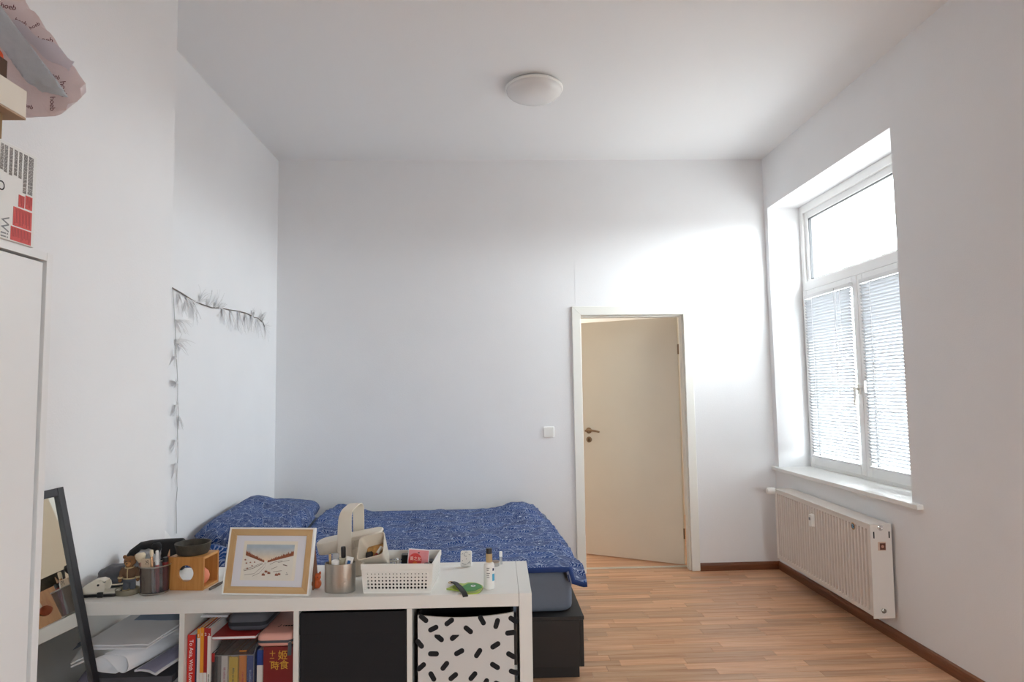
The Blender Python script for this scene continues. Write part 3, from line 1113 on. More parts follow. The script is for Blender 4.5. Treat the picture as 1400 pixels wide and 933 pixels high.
def pillow(name, label, M, hx, hy, th, m, seed, wr=0.012, uvs=(0.8, 0.8)):
    bm = bmesh.new()
    uvl = bm.loops.layers.uv.new('UVMap')
    n = 40
    top, bot = {}, {}
    for j in range(n + 1):
        for i in range(n + 1):
            a, b = -1 + 2 * i / n, -1 + 2 * j / n
            f = max(0.0, (1 - a ** 4) * (1 - b ** 4)) ** 0.55
            pinch = (1 - 0.10 * (a * b) ** 2) - 0.05 * (abs(a) ** 3 * (1 - abs(b)) + abs(b) ** 3 * (1 - abs(a)))
            x, y = a * hx * pinch, b * hy * pinch
            w = wr * (noise.noise(Vector((x * 7, y * 7, seed))) + 0.6 * abs(noise.noise(Vector((x * 15, y * 15, seed + 4)))))
            zt = f * (th + w) + 0.002
            top[i, j] = bm.verts.new(M @ Vector((x, y, zt)))
            edge = i in (0, n) or j in (0, n)
            bot[i, j] = top[i, j] if edge else bm.verts.new(M @ Vector((x, y, -f * th * 0.75)))
    for j in range(n):
        for i in range(n):
            for d, flip in ((top, False), (bot, True)):
                q = [d[i, j], d[i + 1, j], d[i + 1, j + 1], d[i, j + 1]]
                c = [(i, j), (i + 1, j), (i + 1, j + 1), (i, j + 1)]
                if flip:
                    q, c = q[::-1], c[::-1]
                fc = bm.faces.new(q)
                for lp, (a, b) in zip(fc.loops, c):
                    lp[uvl].uv = (a / n * uvs[0], b / n * uvs[1])
    me = bpy.data.meshes.new(name)
    bm.to_mesh(me)
    bm.free()
    me.polygons.foreach_set('use_smooth', [True] * len(me.polygons))
    return tag(obj(name, me, m), label, 'pillow')
pillow('pillow', 'large blue fan-print pillow sloping up against the left wall at the head of the bed',
       T(-1.372, 4.00, 0.622) @ RZ(R(-4)) @ RX(R(5.5)) @ RY(R(17)), 0.235, 0.42, 0.085, M_FAN, 1.5)
pillow('pillow', 'smaller blue fan-print pillow in the back corner of the bed',
       T(-1.415, 4.70, 0.590) @ RZ(R(6)) @ RY(R(6)), 0.20, 0.22, 0.062, M_FAN, 6.5)
M_WCOT = mat('white_cotton', (236, 235, 232), 0.9, bump=0.2, bscale=80)
pillow('pillow', 'plain white pillow propped beside the chimney wall corner',
       T(-1.600, 3.14, 0.655) @ RZ(R(0)) @ RX(R(-33.0)) @ RY(R(82)), 0.20, 0.26, 0.03, M_WCOT, 3.3, 0.003)

# ------------------------------------------------------------------ string of feathers on the left wall
gar = thing('feather_garland', 'thin twig-like light string with grey feather tufts pinned to the left wall', 'garland', (XL, 3.4, 0.68))
def gp(y, z, off=0.007):
    return (off, y - 3.4, z - 0.68)
W1 = [(3.405, 1.961), (3.50, 1.950), (3.62, 1.931), (3.75, 1.922), (3.889, 1.920), (4.02, 1.935), (4.161, 1.941), (4.30, 1.950), (4.40, 1.952), (4.475, 1.950), (4.58, 1.940), (4.64, 1.945), (4.703, 1.935), (4.76, 1.925), (4.79, 1.896)]
W2 = [(3.405, 1.961), (3.42, 1.90), (3.437, 1.80), (3.452, 1.70), (3.462, 1.62), (3.478, 1.53), (3.488, 1.46), (3.490, 1.38), (3.506, 1.30), (3.496, 1.23), (3.503, 1.16), (3.507, 1.08), (3.500, 0.99), (3.509, 0.92), (3.500, 0.85), (3.508, 0.76), (3.512, 0.69)]
bm = bmesh.new()
tube(bm, [gp(*p) for p in W1], 0.0032, 6, [0.0035] * 8 + [0.004, 0.004, 0.0035, 0.003, 0.003, 0.0025, 0.002])
obj('twig', bm, mat('twig_grey', (128, 118, 112), 0.8), gar, smooth=60)
bm = bmesh.new()
tube(bm, [gp(*p) for p in W2], 0.0018, 5)
obj('wire', bm, mat('wire_silver', (186, 184, 182), 0.4, 0.3), gar, smooth=60)
M_FEATH = mat('feather_grey', (224, 223, 223), 0.9)
grng = random.Random(11)
def tuft(y, z, ang, ln, n=9, spread=38):
    bm = bmesh.new()
    base = Vector(gp(y, z))
    for k in range(n):
        a = R(ang + grng.uniform(-spread, spread))
        L = ln * grng.uniform(0.55, 1.1)
        out = grng.uniform(0.1, 0.55)
        curl = grng.uniform(-0.7, 0.7)
        pts = []
        for s in range(5):
            t = s / 4
            aa = a + curl * t
            pts.append(base + Vector((0.002 + out * L * t * 0.6, math.cos(aa) * L * t, math.sin(aa) * L * t - 0.02 * t * t)))
        w = [0.0015, 0.005, 0.006, 0.004, 0.0008]
        d = (pts[-1] - pts[0]).normalized()
        side = d.cross(Vector((1, 0.2, 0.1))).normalized()
        ribbon(bm, pts, side, w, 0.0008)
    tube(bm, [base, base + Vector((0.004, math.cos(R(ang)) * 0.03, math.sin(R(ang)) * 0.03))], 0.0025, 5)
    obj('feather_tuft', bm, M_FEATH, gar)
for a in ((3.47, 1.945, -70, 0.11), (3.56, 1.935, -60, 0.12), (3.63, 1.93, -50, 0.12), (3.72, 1.925, 60, 0.12), (3.82, 1.922, 45, 0.12), (3.93, 1.925, 75, 0.13), (3.98, 1.928, 40, 0.10),
          (4.05, 1.935, -95, 0.13), (4.16, 1.94, -80, 0.14), (4.30, 1.948, -95, 0.14), (4.42, 1.95, -85, 0.12), (4.52, 1.946, -60, 0.10), (4.56, 1.942, 110, 0.09), (4.63, 1.942, -80, 0.13), (4.70, 1.936, 60, 0.10), (4.78, 1.91, -30, 0.11), (4.74, 1.925, 100, 0.09),
          (3.44, 1.80, -5, 0.13), (3.452, 1.70, -25, 0.13), (3.452, 1.68, 10, 0.10), (3.465, 1.60, 160, 0.08), (3.486, 1.47, 195, 0.09), (3.49, 1.355, 205, 0.09), (3.505, 1.30, -75, 0.07), (3.497, 1.17, 185, 0.10), (3.504, 1.05, 195, 0.11)):
    tuft(*a)

# ------------------------------------------------------------------ wardrobe on the left
wd = thing('wardrobe', 'plain white wardrobe with flush doors, cut by the left picture edge', 'wardrobe', (-1.15, 1.05, 0))
WXF, WXB, WT = 0.193, -0.193, 1.7185
WY0, WY1 = -0.40, 0.402
bx('side_panel', M_CARC, wd, WXB, WXF, WY1 - 0.020, WY1, 0, WT, bev=0.001)
bx('side_panel', M_CARC, wd, WXB, WXF, WY0, WY0 + 0.020, 0, WT, bev=0.001)
bx('top_panel', M_CARC, wd, WXB, WXF - 0.0008, WY0 + 0.0205, WY1 - 0.0205, WT - 0.0175, WT - 0.0005)
bx('bottom_panel', M_CARC, wd, WXB, WXF - 0.02, WY0 + 0.0205, WY1 - 0.0205, 0.05, 0.068)
bx('plinth', M_CARC, wd, WXF - 0.04, WXF - 0.022, WY0 + 0.0205, WY1 - 0.0205, 0, 0.05)
bx('back_panel', M_CARC, wd, WXB, WXB + 0.006, WY0 + 0.0205, WY1 - 0.0205, 0.068, WT - 0.018)
for (a, b, hy) in ((WY0 + 0.024, 0.0, -0.03), (0.004, WY1 - 0.031, 0.034)):
    d = bx('door', M_CARC, wd, WXF - 0.018, WXF - 0.001, a, b, 0.056, WT - 0.0235, bev=0.001)
    bx('handle', M_CARC, d, WXF - 0.001, WXF + 0.012, hy - 0.008, hy + 0.008, 0.85, 0.95, bev=0.003)

# boxes and bags on top of the wardrobe
gb = thing('game_console_box', 'white game console box with red print blocks on top of the wardrobe', 'box', (-1.10, 1.185, WT))
M_CARD = mat('white_card', (232, 232, 230), 0.6)
bx('carton', M_CARD, gb, -0.18, 0.148, -0.30, 0.197, 0.0, 0.194, bev=0.001)
M_RED = mat('print_red', (206, 72, 66), 0.6)
MW = frame_M((0.1482, 0, 0), (0, 1, 0), (0, 0, 1))     # local x -> y, y -> z on the front face
def panel(name, m, parent, M, x0, x1, y0, y1, t=0.0004):
    return obj(name, box(bmesh.new(), x0, x1, y0, y1, 0, t, M), m, parent)
# face runs to y = 0.197; picture right is +y
for (x0, x1, y0, y1) in ((0.129, 0.187, 0.002, 0.030), (0.134, 0.187, 0.0325, 0.071), (0.147, 0.164, 0.074, 0.099), (0.1665, 0.1865, 0.075, 0.103)):
    o = panel('red_panel', M_RED, gb, MW, x0, x1, y0, y1)
M_REDD = mat('print_dark_red', (150, 40, 40), 0.6)
bm = bmesh.new()
prng = random.Random(5)
for (x0, x1, y0, y1) in ((0.129, 0.187, 0.002, 0.030), (0.134, 0.187, 0.0325, 0.071), (0.147, 0.164, 0.074, 0.099), (0.1665, 0.1865, 0.075, 0.103)):
    x = x0 + 0.004
    while x < x1 - 0.003:
        box(bm, x, x + 0.0012, y0 + prng.uniform(0.002, 0.010), y1 - 0.002, 0.0004, 0.0006, MW)
        x += 0.0042
o = obj('fine_print', bm, M_REDD, gb)
bm = bmesh.new()
for k, (x0, x1) in enumerate(((0.094, 0.1015), (0.1045, 0.113), (0.118, 0.1265), (0.1315, 0.140), (0.1445, 0.153), (0.158, 0.168), (0.172, 0.185))):
    x = x0
    while x < x1:
        e = 0.187
        b0 = (0.135, 0.1325, 0.131, 0.1345, 0.1325, 0.1055, 0.107)[k]
        y = b0
        while y < e:
            L = prng.uniform(0.003, 0.009)
            box(bm, x, x + 0.0007, y, min(y + L, e), 0, 0.0003, MW)
            y += L + 0.0012
        x += 0.0018
obj('fine_print', bm, M_GREYINK, gb)
text('print_word', 'Wii', 0.030, mat('print_grey', (128, 130, 132), 0.6), gb, frame_M((0.1483, 0.1125, 0.0235), (0, 0, -1), (0, 1, 0)))
text('print_word', 'O', 0.026, M_INK, gb, frame_M((0.1483, 0.098, 0.103), (0, 0, -1), (0, 1, 0)))

bb = bx('cardboard_box', mat('cardboard_brown', (150, 120, 82), 0.8, var=0.05, scale=8), None, -1.28, -0.955, 0.95, 1.285, WT + 0.1955, WT + 0.248, bev=0.002)
tag(bb, 'low brown cardboard box between game console box and cream tray', 'box')
M_TRAY = mat('tray_cream', (224, 216, 202), 0.6)
tr = thing('lid_tray', 'shallow cream box lid sticking out beyond the brown box', 'tray', (-1.06, 1.19, WT + 0.2485))
bm = bmesh.new()
box(bm, -0.13, 0.126, -0.14, 0.128, 0, 0.004)
obj('tray_floor', bm, mat('tray_inside_brown', (176, 150, 124), 0.7), tr)
for (a, b, c, d) in ((0.122, 0.126, -0.14, 0.128), (-0.13, -0.126, -0.14, 0.128), (-0.126, 0.122, 0.124, 0.128), (-0.126, 0.122, -0.14, -0.136)):
    bx('tray_wall', M_TRAY, tr, a, b, c, d, 0.0045, 0.060, bev=0.0008)
db = bx('dark_box', mat('kraft_dark', (78, 52, 34), 0.8, var=0.05, scale=9), None, -1.14, -0.945, 1.07, 1.278, WT + 0.253, WT + 0.352, bev=0.002)
tag(db, 'dark brown cardboard box standing inside the cream box lid', 'box')

# orange pouch on the dark box
bm = bmesh.new()
bmesh.ops.create_icosphere(bm, subdivisions=4, radius=1.0)
for v in bm.verts:
    p = v.co.copy()
    k = noise.noise(p * 2.2) * 0.10
    t = max(0.0, p.y)
    v.co = Vector((p.x * 0.055 * (1 - 0.3 * t), p.y * 0.10, p.z * 0.024 * (1 - 0.55 * t))) * (1 + k)
    v.co.z = max(v.co.z, -0.017)
    if v.co.x > 0.02:
        v.co.z -= (v.co.x - 0.02) * 0.25
    v.co.z -= max(0.0, v.co.y) * 0.0
o = obj('orange_pouch', bm, mat('orange_cloth', (226, 82, 24), 0.7, bump=0.2, bscale=80), smooth=80, loc=(-1.000, 1.222, WT + 0.370), rot=(0, 0, R(-4)))
tag(o, 'bright orange pouch lying on the dark brown box', 'pouch')

def bag_mat(name, rgb, alpha):
    m = bpy.data.materials.new(name)
    m.use_nodes = True
    nt = m.node_tree
    nt.nodes.clear()
    d = nt.nodes.new('ShaderNodeBsdfPrincipled')
    d.inputs['Base Color'].default_value = lin(rgb)
    d.inputs['Roughness'].default_value = 0.32
    tl = nt.nodes.new('ShaderNodeBsdfTranslucent')
    tl.inputs[0].default_value = lin(rgb)
    a = nt.nodes.new('ShaderNodeMixShader')
    a.inputs[0].default_value = 0.3
    nt.links.new(d.outputs[0], a.inputs[1])
    nt.links.new(tl.outputs[0], a.inputs[2])
    t = nt.nodes.new('ShaderNodeBsdfTransparent')
    t.inputs[0].default_value = lin(rgb)
    b = nt.nodes.new('ShaderNodeMixShader')
    b.inputs[0].default_value = alpha
    nt.links.new(t.outputs[0], b.inputs[1])
    nt.links.new(a.outputs[0], b.inputs[2])
    tc = nt.nodes.new('ShaderNodeTexCoord')
    n = nt.nodes.new('ShaderNodeTexNoise')
    n.inputs['Scale'].default_value = 28
    n.inputs['Detail'].default_value = 5
    n.inputs['Distortion'].default_value = 1.2
    nt.links.new(tc.outputs['Object'], n.inputs[0])
    bp = nt.nodes.new('ShaderNodeBump')
    bp.inputs['Strength'].default_value = 0.5
    bp.inputs['Distance'].default_value = 0.006
    nt.links.new(n.outputs[0], bp.inputs['Height'])
    nt.links.new(bp.outputs[0], d.inputs['Normal'])
    o = nt.nodes.new('ShaderNodeOutputMaterial')
    nt.links.new(b.outputs[0], o.inputs[0])
    return m
M_PINKBAG = bag_mat('pink_plastic_film', (240, 228, 228), 0.84)
M_PALEBAG = bag_mat('pale_plastic_film', (214, 222, 228), 0.84)
pb = thing('plastic_bag', 'crumpled pink translucent shopping bag with dark red lettering overhanging the wardrobe boxes', 'bag', (-1.10, 1.52, 2.16))
bagm = polytope([((0, -1, 0), 0.100), ((-0.2, 1, 0), 0.17), ((0.814, 0.5, 0.581), 0.083), ((0.688, 0.8, -0.726), 0.107), ((0.05, 0.5, -1), 0.089), ((-0.3, 0, -0.95), 0.19), ((-1, 0, 0), 0.20), ((-0.2, 0, 1), 0.26)], (0, 0, 0), 5, 0.005, 11.0, 2.0)
obj('film', bagm, M_PINKBAG, pb, smooth=60)
M_HOEB = mat('print_maroon', (96, 34, 44), 0.6)
for (u, v, rot, sz) in ((-1.050, 2.266, -12, 0.017), (-1.022, 2.231, -24, 0.014), (-0.968, 2.190, -6, 0.017), (-0.992, 2.222, 30, 0.012), (-0.925, 2.078, -83, 0.018), (-0.947, 2.045, -88, 0.016), (-0.945, 2.108, -25, 0.013), (-1.000, 2.040, -20, 0.013)):
    text('print_word', 'hoeb', sz, M_HOEB, pb, frame_M((u + 1.10, -0.1062, v - 2.16), (math.cos(R(rot)), 0, math.sin(R(rot))), (-math.sin(R(rot)), 0, math.cos(R(rot)))))
bm = bmesh.new()
ribbon(bm, smooth_curve([(0.055, -0.108, 0.062), (0.105, -0.112, 0.030), (0.150, -0.110, 0.000), (0.190, -0.106, -0.030)], 5), (0.5, 0, 0.85), [0.030 + 0.010 * math.sin(k * 0.8) for k in range(16)], 0.002)
obj('film_fold', bm, bag_mat('white_film', (232, 228, 234), 0.8), pb, smooth=60)
pale = polytope([((0, -1, 0), 0.026), ((0, 1, 0), 0.024), ((0.8, 0.2, 0.6), 0.010), ((-0.8, 0, -0.6), 0.036), ((0.6, 0, -0.8), 0.103), ((-0.6, 0, 0.8), 0.20), ((-0.2, 0, -0.98), 0.064)], (0, 0, 0), 5, 0.004, 18.0, 7.0)
o = obj('plastic_bag', pale, M_PALEBAG, None, smooth=60, loc=(-0.962, 1.372, 2.127))
tag(o, 'pale bluish plastic bag slumped in front of the pink bag', 'bag')

# ------------------------------------------------------------------ leaning mirror
mr = thing('leaning_mirror', 'tall mirror in a narrow black frame leaning beside the wardrobe', 'mirror', (-1.046, 1.87, 0.004), rot=(0, R(-12.4), 0))
MW_, MH_ = 0.18, 1.158
M_MIRF = mat('mirror_frame_black', (26, 24, 30), 0.45)
for (a, b) in ((-MW_, -MW_ + 0.028), (MW_ - 0.028, MW_)):
    bx('frame_stile', M_MIRF, mr, -0.020, 0.0, a, b, 0, MH_, bev=0.002)
for (a, b) in ((0, 0.024), (MH_ - 0.024, MH_)):
    bx('frame_rail', M_MIRF, mr, -0.020, -0.0005, -MW_ + 0.0285, MW_ - 0.0285, a, b, bev=0.002)
m_mir = mat('mirror_silver', (226, 226, 222), 0.02, 1.0)
bx('mirror_glass', m_mir, mr, -0.014, -0.008, -MW_ + 0.0285, MW_ - 0.0285, 0.0245, MH_ - 0.0245)

# ------------------------------------------------------------------ cube shelf
SR = -0.013
sh = thing('cube_shelf', 'low white cube shelf with four compartments per row standing before the bed', 'shelf', (0.124, 2.0971, 0), SR)
bx('side_panel', M_SHELF, sh, -0.040, 0, 0, 0.39, 0, 0.77, bev=0.0012)
bx('side_panel', M_SHELF, sh, -1.468, -1.428, 0, 0.39, 0, 0.77, bev=0.0012)
bx('top_board', M_SHELF, sh, -1.4275, -0.0408, 0.0005, 0.39, 0.730, 0.7698, bev=0.0012)
bx('bottom_board', M_SHELF, sh, -1.4275, -0.0408, 0.0005, 0.39, 0.004, 0.044, bev=0.0012)
bx('middle_board', M_SHELF, sh, -1.4275, -0.0408, 0.002, 0.388, 0.379, 0.395)
for k in range(3):
    x = -0.040 - 0.335 - 0.016 - 0.351 * k
    for (a, b) in ((0.0445, 0.3785), (0.3955, 0.7295)):
        bx('divider', M_SHELF, sh, x, x + 0.016, 0.002, 0.388, a, b)

def SH(x, y, z):
    """shelf coordinates to the room"""
    c, s = math.cos(SR), math.sin(SR)
    return (0.124 + c * x - s * y, 2.0971 + s * x + c * y, z)

# black fabric box in the third compartment
fbx = thing('storage_box', 'plain black fabric storage box in the third shelf compartment', 'box', SH(-0.5585, 0.18, 0.3955), SR)
def open_box(parent, hx, hy, h, t, m, name='wall'):
    bx('box_front', m, parent, -hx, hx, -hy, -hy + t, 0, h, bev=0.003)
    bx('box_back', m, parent, -hx, hx, hy - t, hy, 0, h, bev=0.003)
    bx('box_side', m, parent, -hx, -hx + t, -hy + t, hy - t, 0, h)
    bx('box_side', m, parent, hx - t, hx, -hy + t, hy - t, 0, h)
    bx('box_bottom', m, parent, -hx + t, hx - t, -hy + t, hy - t, 0, t)
open_box(fbx, 0.164, 0.176, 0.327, 0.006, M_BLACK)
bx('top_fold', M_BLACK, fbx, -0.1645, 0.1645, -0.1785, -0.1755, 0.262, 0.3275, bev=0.001)
# spotted box in the fourth compartment
M_SPOT = mat('white_canvas', (214, 213, 211), 0.9, bump=0.3, bscale=700)
sbx = thing('storage_box', 'white fabric storage box with black dashes in the right shelf compartment', 'box', SH(-0.2075, 0.18, 0.3955), SR)
hx, hy = 0.150, 0.172
bx('box_back', M_BLACK, sbx, -hx, hx, hy - 0.006, hy, 0, 0.312)
bx('box_side', M_BLACK, sbx, -hx, -hx + 0.006, -hy + 0.006, hy - 0.006, 0, 0.312)
bx('box_side', M_BLACK, sbx, hx - 0.006, hx, -hy + 0.006, hy - 0.006, 0, 0.312)
bx('box_bottom', M_BLACK, sbx, -hx + 0.006, hx - 0.006, -hy + 0.006, hy - 0.006, 0, 0.006)
# front: sheet with a sagging top edge, and the folded rim over it
def front_sheet(y0, zb, sag, bulge, t, nu=24):
    bm = bmesh.new()
    top = []
    a, b = [], []
    for i in range(nu + 1):
        u = i / nu
        x = -hx + 2 * hx * u
        zt = 0.3125 - sag * 4 * u * (1 - u) + 0.003 * u
        yy = y0 - bulge * 4 * u * (1 - u)
        a.append([(x, yy, zb if zb == 0 else zb - 0.010 * 4 * u * (1 - u) + 0.006 * u), (x, yy - t * 0.4, zb + (zt - zb) * 0.5), (x, yy, zt)])
    V = [[bm.verts.new(p) for p in c] for c in a]
    W = [[bm.verts.new((p[0], p[1] + t, p[2])) for p in c] for c in a]
    for i in range(nu):
        for j in range(2):
            bm.faces.new((V[i][j], V[i + 1][j], V[i + 1][j + 1], V[i][j + 1]))
            bm.faces.new((W[i][j], W[i][j + 1], W[i + 1][j + 1], W[i + 1][j]))
        bm.faces.new((V[i][2], V[i + 1][2], W[i + 1][2], W[i][2]))
        bm.faces.new((V[i][0], W[i][0], W[i + 1][0], V[i + 1][0]))
    for c in (0, nu):
        for j in range(2):
            bm.faces.new((V[c][j], V[c][j + 1], W[c][j + 1], W[c][j]))
    return bm
obj('box_front', front_sheet(-hy, 0.0, 0.012, 0.0, 0.005), M_SPOT, sbx, smooth=40)
obj('folded_rim', front_sheet(-hy - 0.003, 0.258, 0.0115, 0.0, 0.0025), M_SPOT, sbx, smooth=40)
DASH = [(-0.134, 0.686, 35), (-0.184, 0.667, 25), (-0.032, 0.689, -60), (0.014, 0.678, 72), (-0.075, 0.661, -40), (0.066, 0.688, -35), (-0.214, 0.698, -40), (-0.166, 0.638, -40), (-0.118, 0.641, 40), (0.057, 0.648, 5),
        (0.009, 0.611, 30), (-0.227, 0.621, -50), (-0.184, 0.590, -2), (-0.104, 0.593, 27), (-0.045, 0.589, 55), (0.058, 0.580, -30), (-0.222, 0.552, 40), (-0.149, 0.553, 50), (0.007, 0.549, -32), (0.066, 0.529, -20),
        (-0.188, 0.522, -60), (-0.123, 0.520, 38), (-0.062, 0.520, 48), (-0.024, 0.497, 60), (0.018, 0.493, -25), (-0.222, 0.480, 10), (-0.150, 0.470, -35), (-0.080, 0.465, 20), (0.050, 0.460, 60), (-0.190, 0.440, 50), (0.0, 0.440, 5), (-0.110, 0.425, -50)]
for (x, z, a) in DASH:
    lx, lz = x + 0.0825, z - 0.3955 - 0.0
    onrim = lz > 0.258
    pts = rrect(0.034, 0.0155, 0.0077, 4)
    yy = -hy - 0.0032 if onrim else -hy - 0.0003
    bm = bmesh.new()
    prism(bm, pts, 0, 0.0012 if onrim else 0.0022, frame_M((lx, yy, lz), (math.cos(R(a)), 0, math.sin(R(a))), (-math.sin(R(a)), 0, math.cos(R(a)))))
    obj('printed_dash', bm, M_BLACK, sbx)

# ------------------------------------------------------------------ papers in the first compartment
def sheet_pts(name, corners, thick, m, parent=None, n=10, bend=0.0, seed=0, loc=None):
    """slightly bent sheet between four corners (front-left, front-right, back-right, back-left)"""
    a, b, c, d = [Vector(p) for p in corners]
    o0 = (a + b + c + d) / 4 if loc is None else Vector(loc)
    bm = bmesh.new()
    V = []
    for j in range(n + 1):
        row = []
        for i in range(n + 1):
            u, v = i / n, j / n
            p = a.lerp(b, u).lerp(d.lerp(c, u), v)
            p.z += bend * 4 * u * (1 - u) + 0.002 * noise.noise(Vector((u * 3, v * 3, seed)))
            row.append((bm.verts.new(p - o0), bm.verts.new(p - o0 + Vector((0, 0, thick)))))
        V.append(row)
    for j in range(n):
        for i in range(n):
            for k in (0, 1):
                bm.faces.new((V[j][i][k], V[j][i + 1][k], V[j + 1][i + 1][k], V[j + 1][i][k]))
    for i in range(n):
        for (p, q) in ((V[0][i], V[0][i + 1]), (V[n][i], V[n][i + 1]), (V[i][0], V[i + 1][0]), (V[i][n], V[i + 1][n])):
            bm.faces.new((p[0], q[0], q[1], p[1]))
    o = obj(name, bm, m, parent, smooth=40)
    o.location = o0 if parent is None else (0, 0, 0)
    return o
M_PAPG = mat('grey_paper', (196, 196, 202), 0.8, var=0.03, scale=9)
M_PAPD = mat('dark_folder', (84, 82, 88), 0.7, var=0.06, scale=9)
M_PAPB = mat('blue_grey_print', (140, 156, 178), 0.7, var=0.05, scale=10)
M_PAPV = mat('violet_grey_paper', (150, 148, 172), 0.8)
zz = 0.396
stack = [(0.030, M_PAPG, 'thick pale grey folder at the bottom of the paper pile'), (0.028, M_PAPD, 'dark folder second from the bottom of the paper pile'), (0.034, M_PAPER, 'white paper block in the middle of the paper pile'),
         (0.020, M_PAPG, 'grey pad of sheets above the white paper block'), (0.022, M_PAPD, 'dark grey folder right under the rolled sheet')]
rr = random.Random(9)
for t, m, lab in stack:
    w = rr.uniform(0.13, 0.15)
    o = bx('folder', m, None, -w, w, -0.15, 0.15, 0, t - 0.0006, bev=0.001)
    o.location = SH(-1.262 + rr.uniform(-0.008, 0.008), 0.185 + rr.uniform(-0.01, 0.01), zz)
    o.rotation_euler = (0, 0, SR + R(rr.uniform(-2, 2)))
    tag(o, lab, 'folder', 'papers in the first compartment')
    zz += t
# rolled sheet: an S-shaped scroll
S = [(-1.199, 0.609), (-1.165, 0.606), (-1.136, 0.596), (-1.126, 0.574), (-1.129, 0.555), (-1.143, 0.5485), (-1.159, 0.556), (-1.173, 0.571), (-1.193, 0.590), (-1.216, 0.597), (-1.233, 0.587), (-1.232, 0.571), (-1.218, 0.557), (-1.186, 0.551), (-1.164, 0.549)]
SC_ = smooth_curve(S)
bm = bmesh.new()
off = Vector((-1.17, 2.25, 0.548))
va = [bm.verts.new(Vector((x, 2.125, z + 0.004)) - off) for x, z in SC_]
vb = [bm.verts.new(Vector((-1.17 + (x + 1.17) * 0.8 + 0.090, 2.40, 0.5485 + (z - 0.5485) * 0.8 + 0.004)) - off) for x, z in SC_]
for i in range(len(va) - 1):
    bm.faces.new((va[i], va[i + 1], vb[i + 1], vb[i]))
o = obj('rolled_sheet', bm, M_PAPER, None, smooth=80, loc=off, solid=0.0014)
tag(o, 'loosely rolled white sheet with an open S-shaped end in the left compartment', 'paper', 'papers in the first compartment')
# booklet right of the roll
o = sheet_pts('booklet', [(-1.113, 2.135, 0.551), (-1.035, 2.112, 0.5475), (-0.978, 2.30, 0.566), (-1.050, 2.33, 0.566)], 0.006, M_PAPER, bend=0.006, seed=2)
tag(o, 'thin folded booklet with loose pages beside the rolled sheet', 'booklet', 'papers in the first compartment')
sheet_pts('inner_page', [(-1.104, 2.132, 0.5575), (-1.040, 2.114, 0.5545), (-0.981, 2.30, 0.574), (-1.044, 2.33, 0.574)], 0.002, M_PAPV, None, bend=0.007, seed=3)
pg = bpy.data.objects['inner_page']
pg.parent = o
pg.location = Vector(pg.location) - Vector(o.location)
# tilted envelopes on the roll
o = sheet_pts('envelope', [(-1.300, 2.150, 0.6160), (-1.072, 2.122, 0.6235), (-0.975, 2.40, 0.6630), (-1.200, 2.46, 0.6630)], 0.0045, M_PAPER, seed=5)
tag(o, 'lower of two white envelopes slanting across the left compartment', 'envelope', 'papers in the first compartment')
e2 = sheet_pts('envelope', [(-1.296, 2.158, 0.6235), (-1.070, 2.130, 0.6310), (-0.975, 2.42, 0.6740), (-1.195, 2.47, 0.6740)], 0.0045, M_PAPER, seed=6)
tag(e2, 'upper white envelope with a blue-grey printed end in the left compartment', 'envelope', 'papers in the first compartment')
pr = sheet_pts('printed_end', [(-1.205, 2.300, 0.6535), (-0.992, 2.270, 0.6580), (-0.978, 2.415, 0.6795), (-1.190, 2.462, 0.6795)], 0.0008, M_PAPB, None, seed=6)
pr.parent = e2
pr.location = Vector(pr.location) - Vector(e2.location)
o = sheet_pts('printed_ellipse', [(-1.060, 2.310, 0.6645), (-0.990, 2.300, 0.6655), (-0.985, 2.355, 0.6735), (-1.050, 2.365, 0.6735)], 0.0008, mat('blue_grey_dark', (108, 122, 150), 0.7), None, seed=6)
o.parent = e2
o.location = Vector(o.location) - Vector(e2.location)

# ------------------------------------------------------------------ books in the second compartment
def book(label, x0, x1, z1, cover, depth=0.20, y0=2.128, band=None, lower=None, z0=0.3955, group='books in the second compartment'):
    b = thing('book', label, 'book', ((x0 + x1) / 2, y0, z0), SR)
    h, w = z1 - z0, (x1 - x0) / 2
    t = min(0.0012, w * 0.3)
    bx('spine', cover, b, -w, w, 0, t, 0, h, bev=0.0004)
    bx('cover', cover, b, -w, -w + t, t, depth, 0, h)
    bx('cover', cover, b, w - t, w, t, depth, 0, h)
    bx('pages', M_PAPER, b, -w + t, w - t, t, depth - 0.003, 0.002, h - 0.002)
    if band:
        bx('spine_band', band[0], b, -w, w, -0.0005, 0.0, band[1] - z0, h)
    if lower:
        bx('spine_label', lower[0], b, -w, w, -0.0005, 0.0, 0.0, lower[1] - z0)
    return b
def spine_text(b, body, size, m, z, ext=0.0002):
    return text('print_word', body, size, m, b, frame_M((0, -0.0007, z), (0, 0, -1), (1, 0, 0)), ext)
mk_rng = random.Random(4)
def marks(bm, length, h, M):
    """a line of print too small to read: short uneven bars along local x"""
    x = -length / 2
    while x < length / 2:
        w = mk_rng.uniform(0.25, 0.55) * h
        hh = h * mk_rng.choice((0.6, 0.6, 0.9))
        box(bm, x, x + w, -h * 0.3, -h * 0.3 + hh, 0, 0.0003, M)
        x += w + h * (0.22 if mk_rng.random() > 0.18 else 0.6)
    return bm
def spine_marks(b, length, h, m, z):
    return obj('fine_print', marks(bmesh.new(), length, h, frame_M((0, -0.0006, z), (0, 0, -1), (1, 0, 0))), m, b)
C_RED = mat('cover_red', (196, 42, 34), 0.5)
C_NAVY = mat('cover_navy', (40, 46, 80), 0.5)
C_WHITE = mat('cover_white', (226, 222, 218), 0.5)
C_ORANGE = mat('cover_orange', (226, 150, 44), 0.5)
C_DRED = mat('cover_dark_red', (160, 34, 34), 0.5)
C_YEL = mat('cover_yellow', (226, 190, 62), 0.5)
C_ORG2 = mat('cover_deep_orange', (230, 136, 22), 0.5)
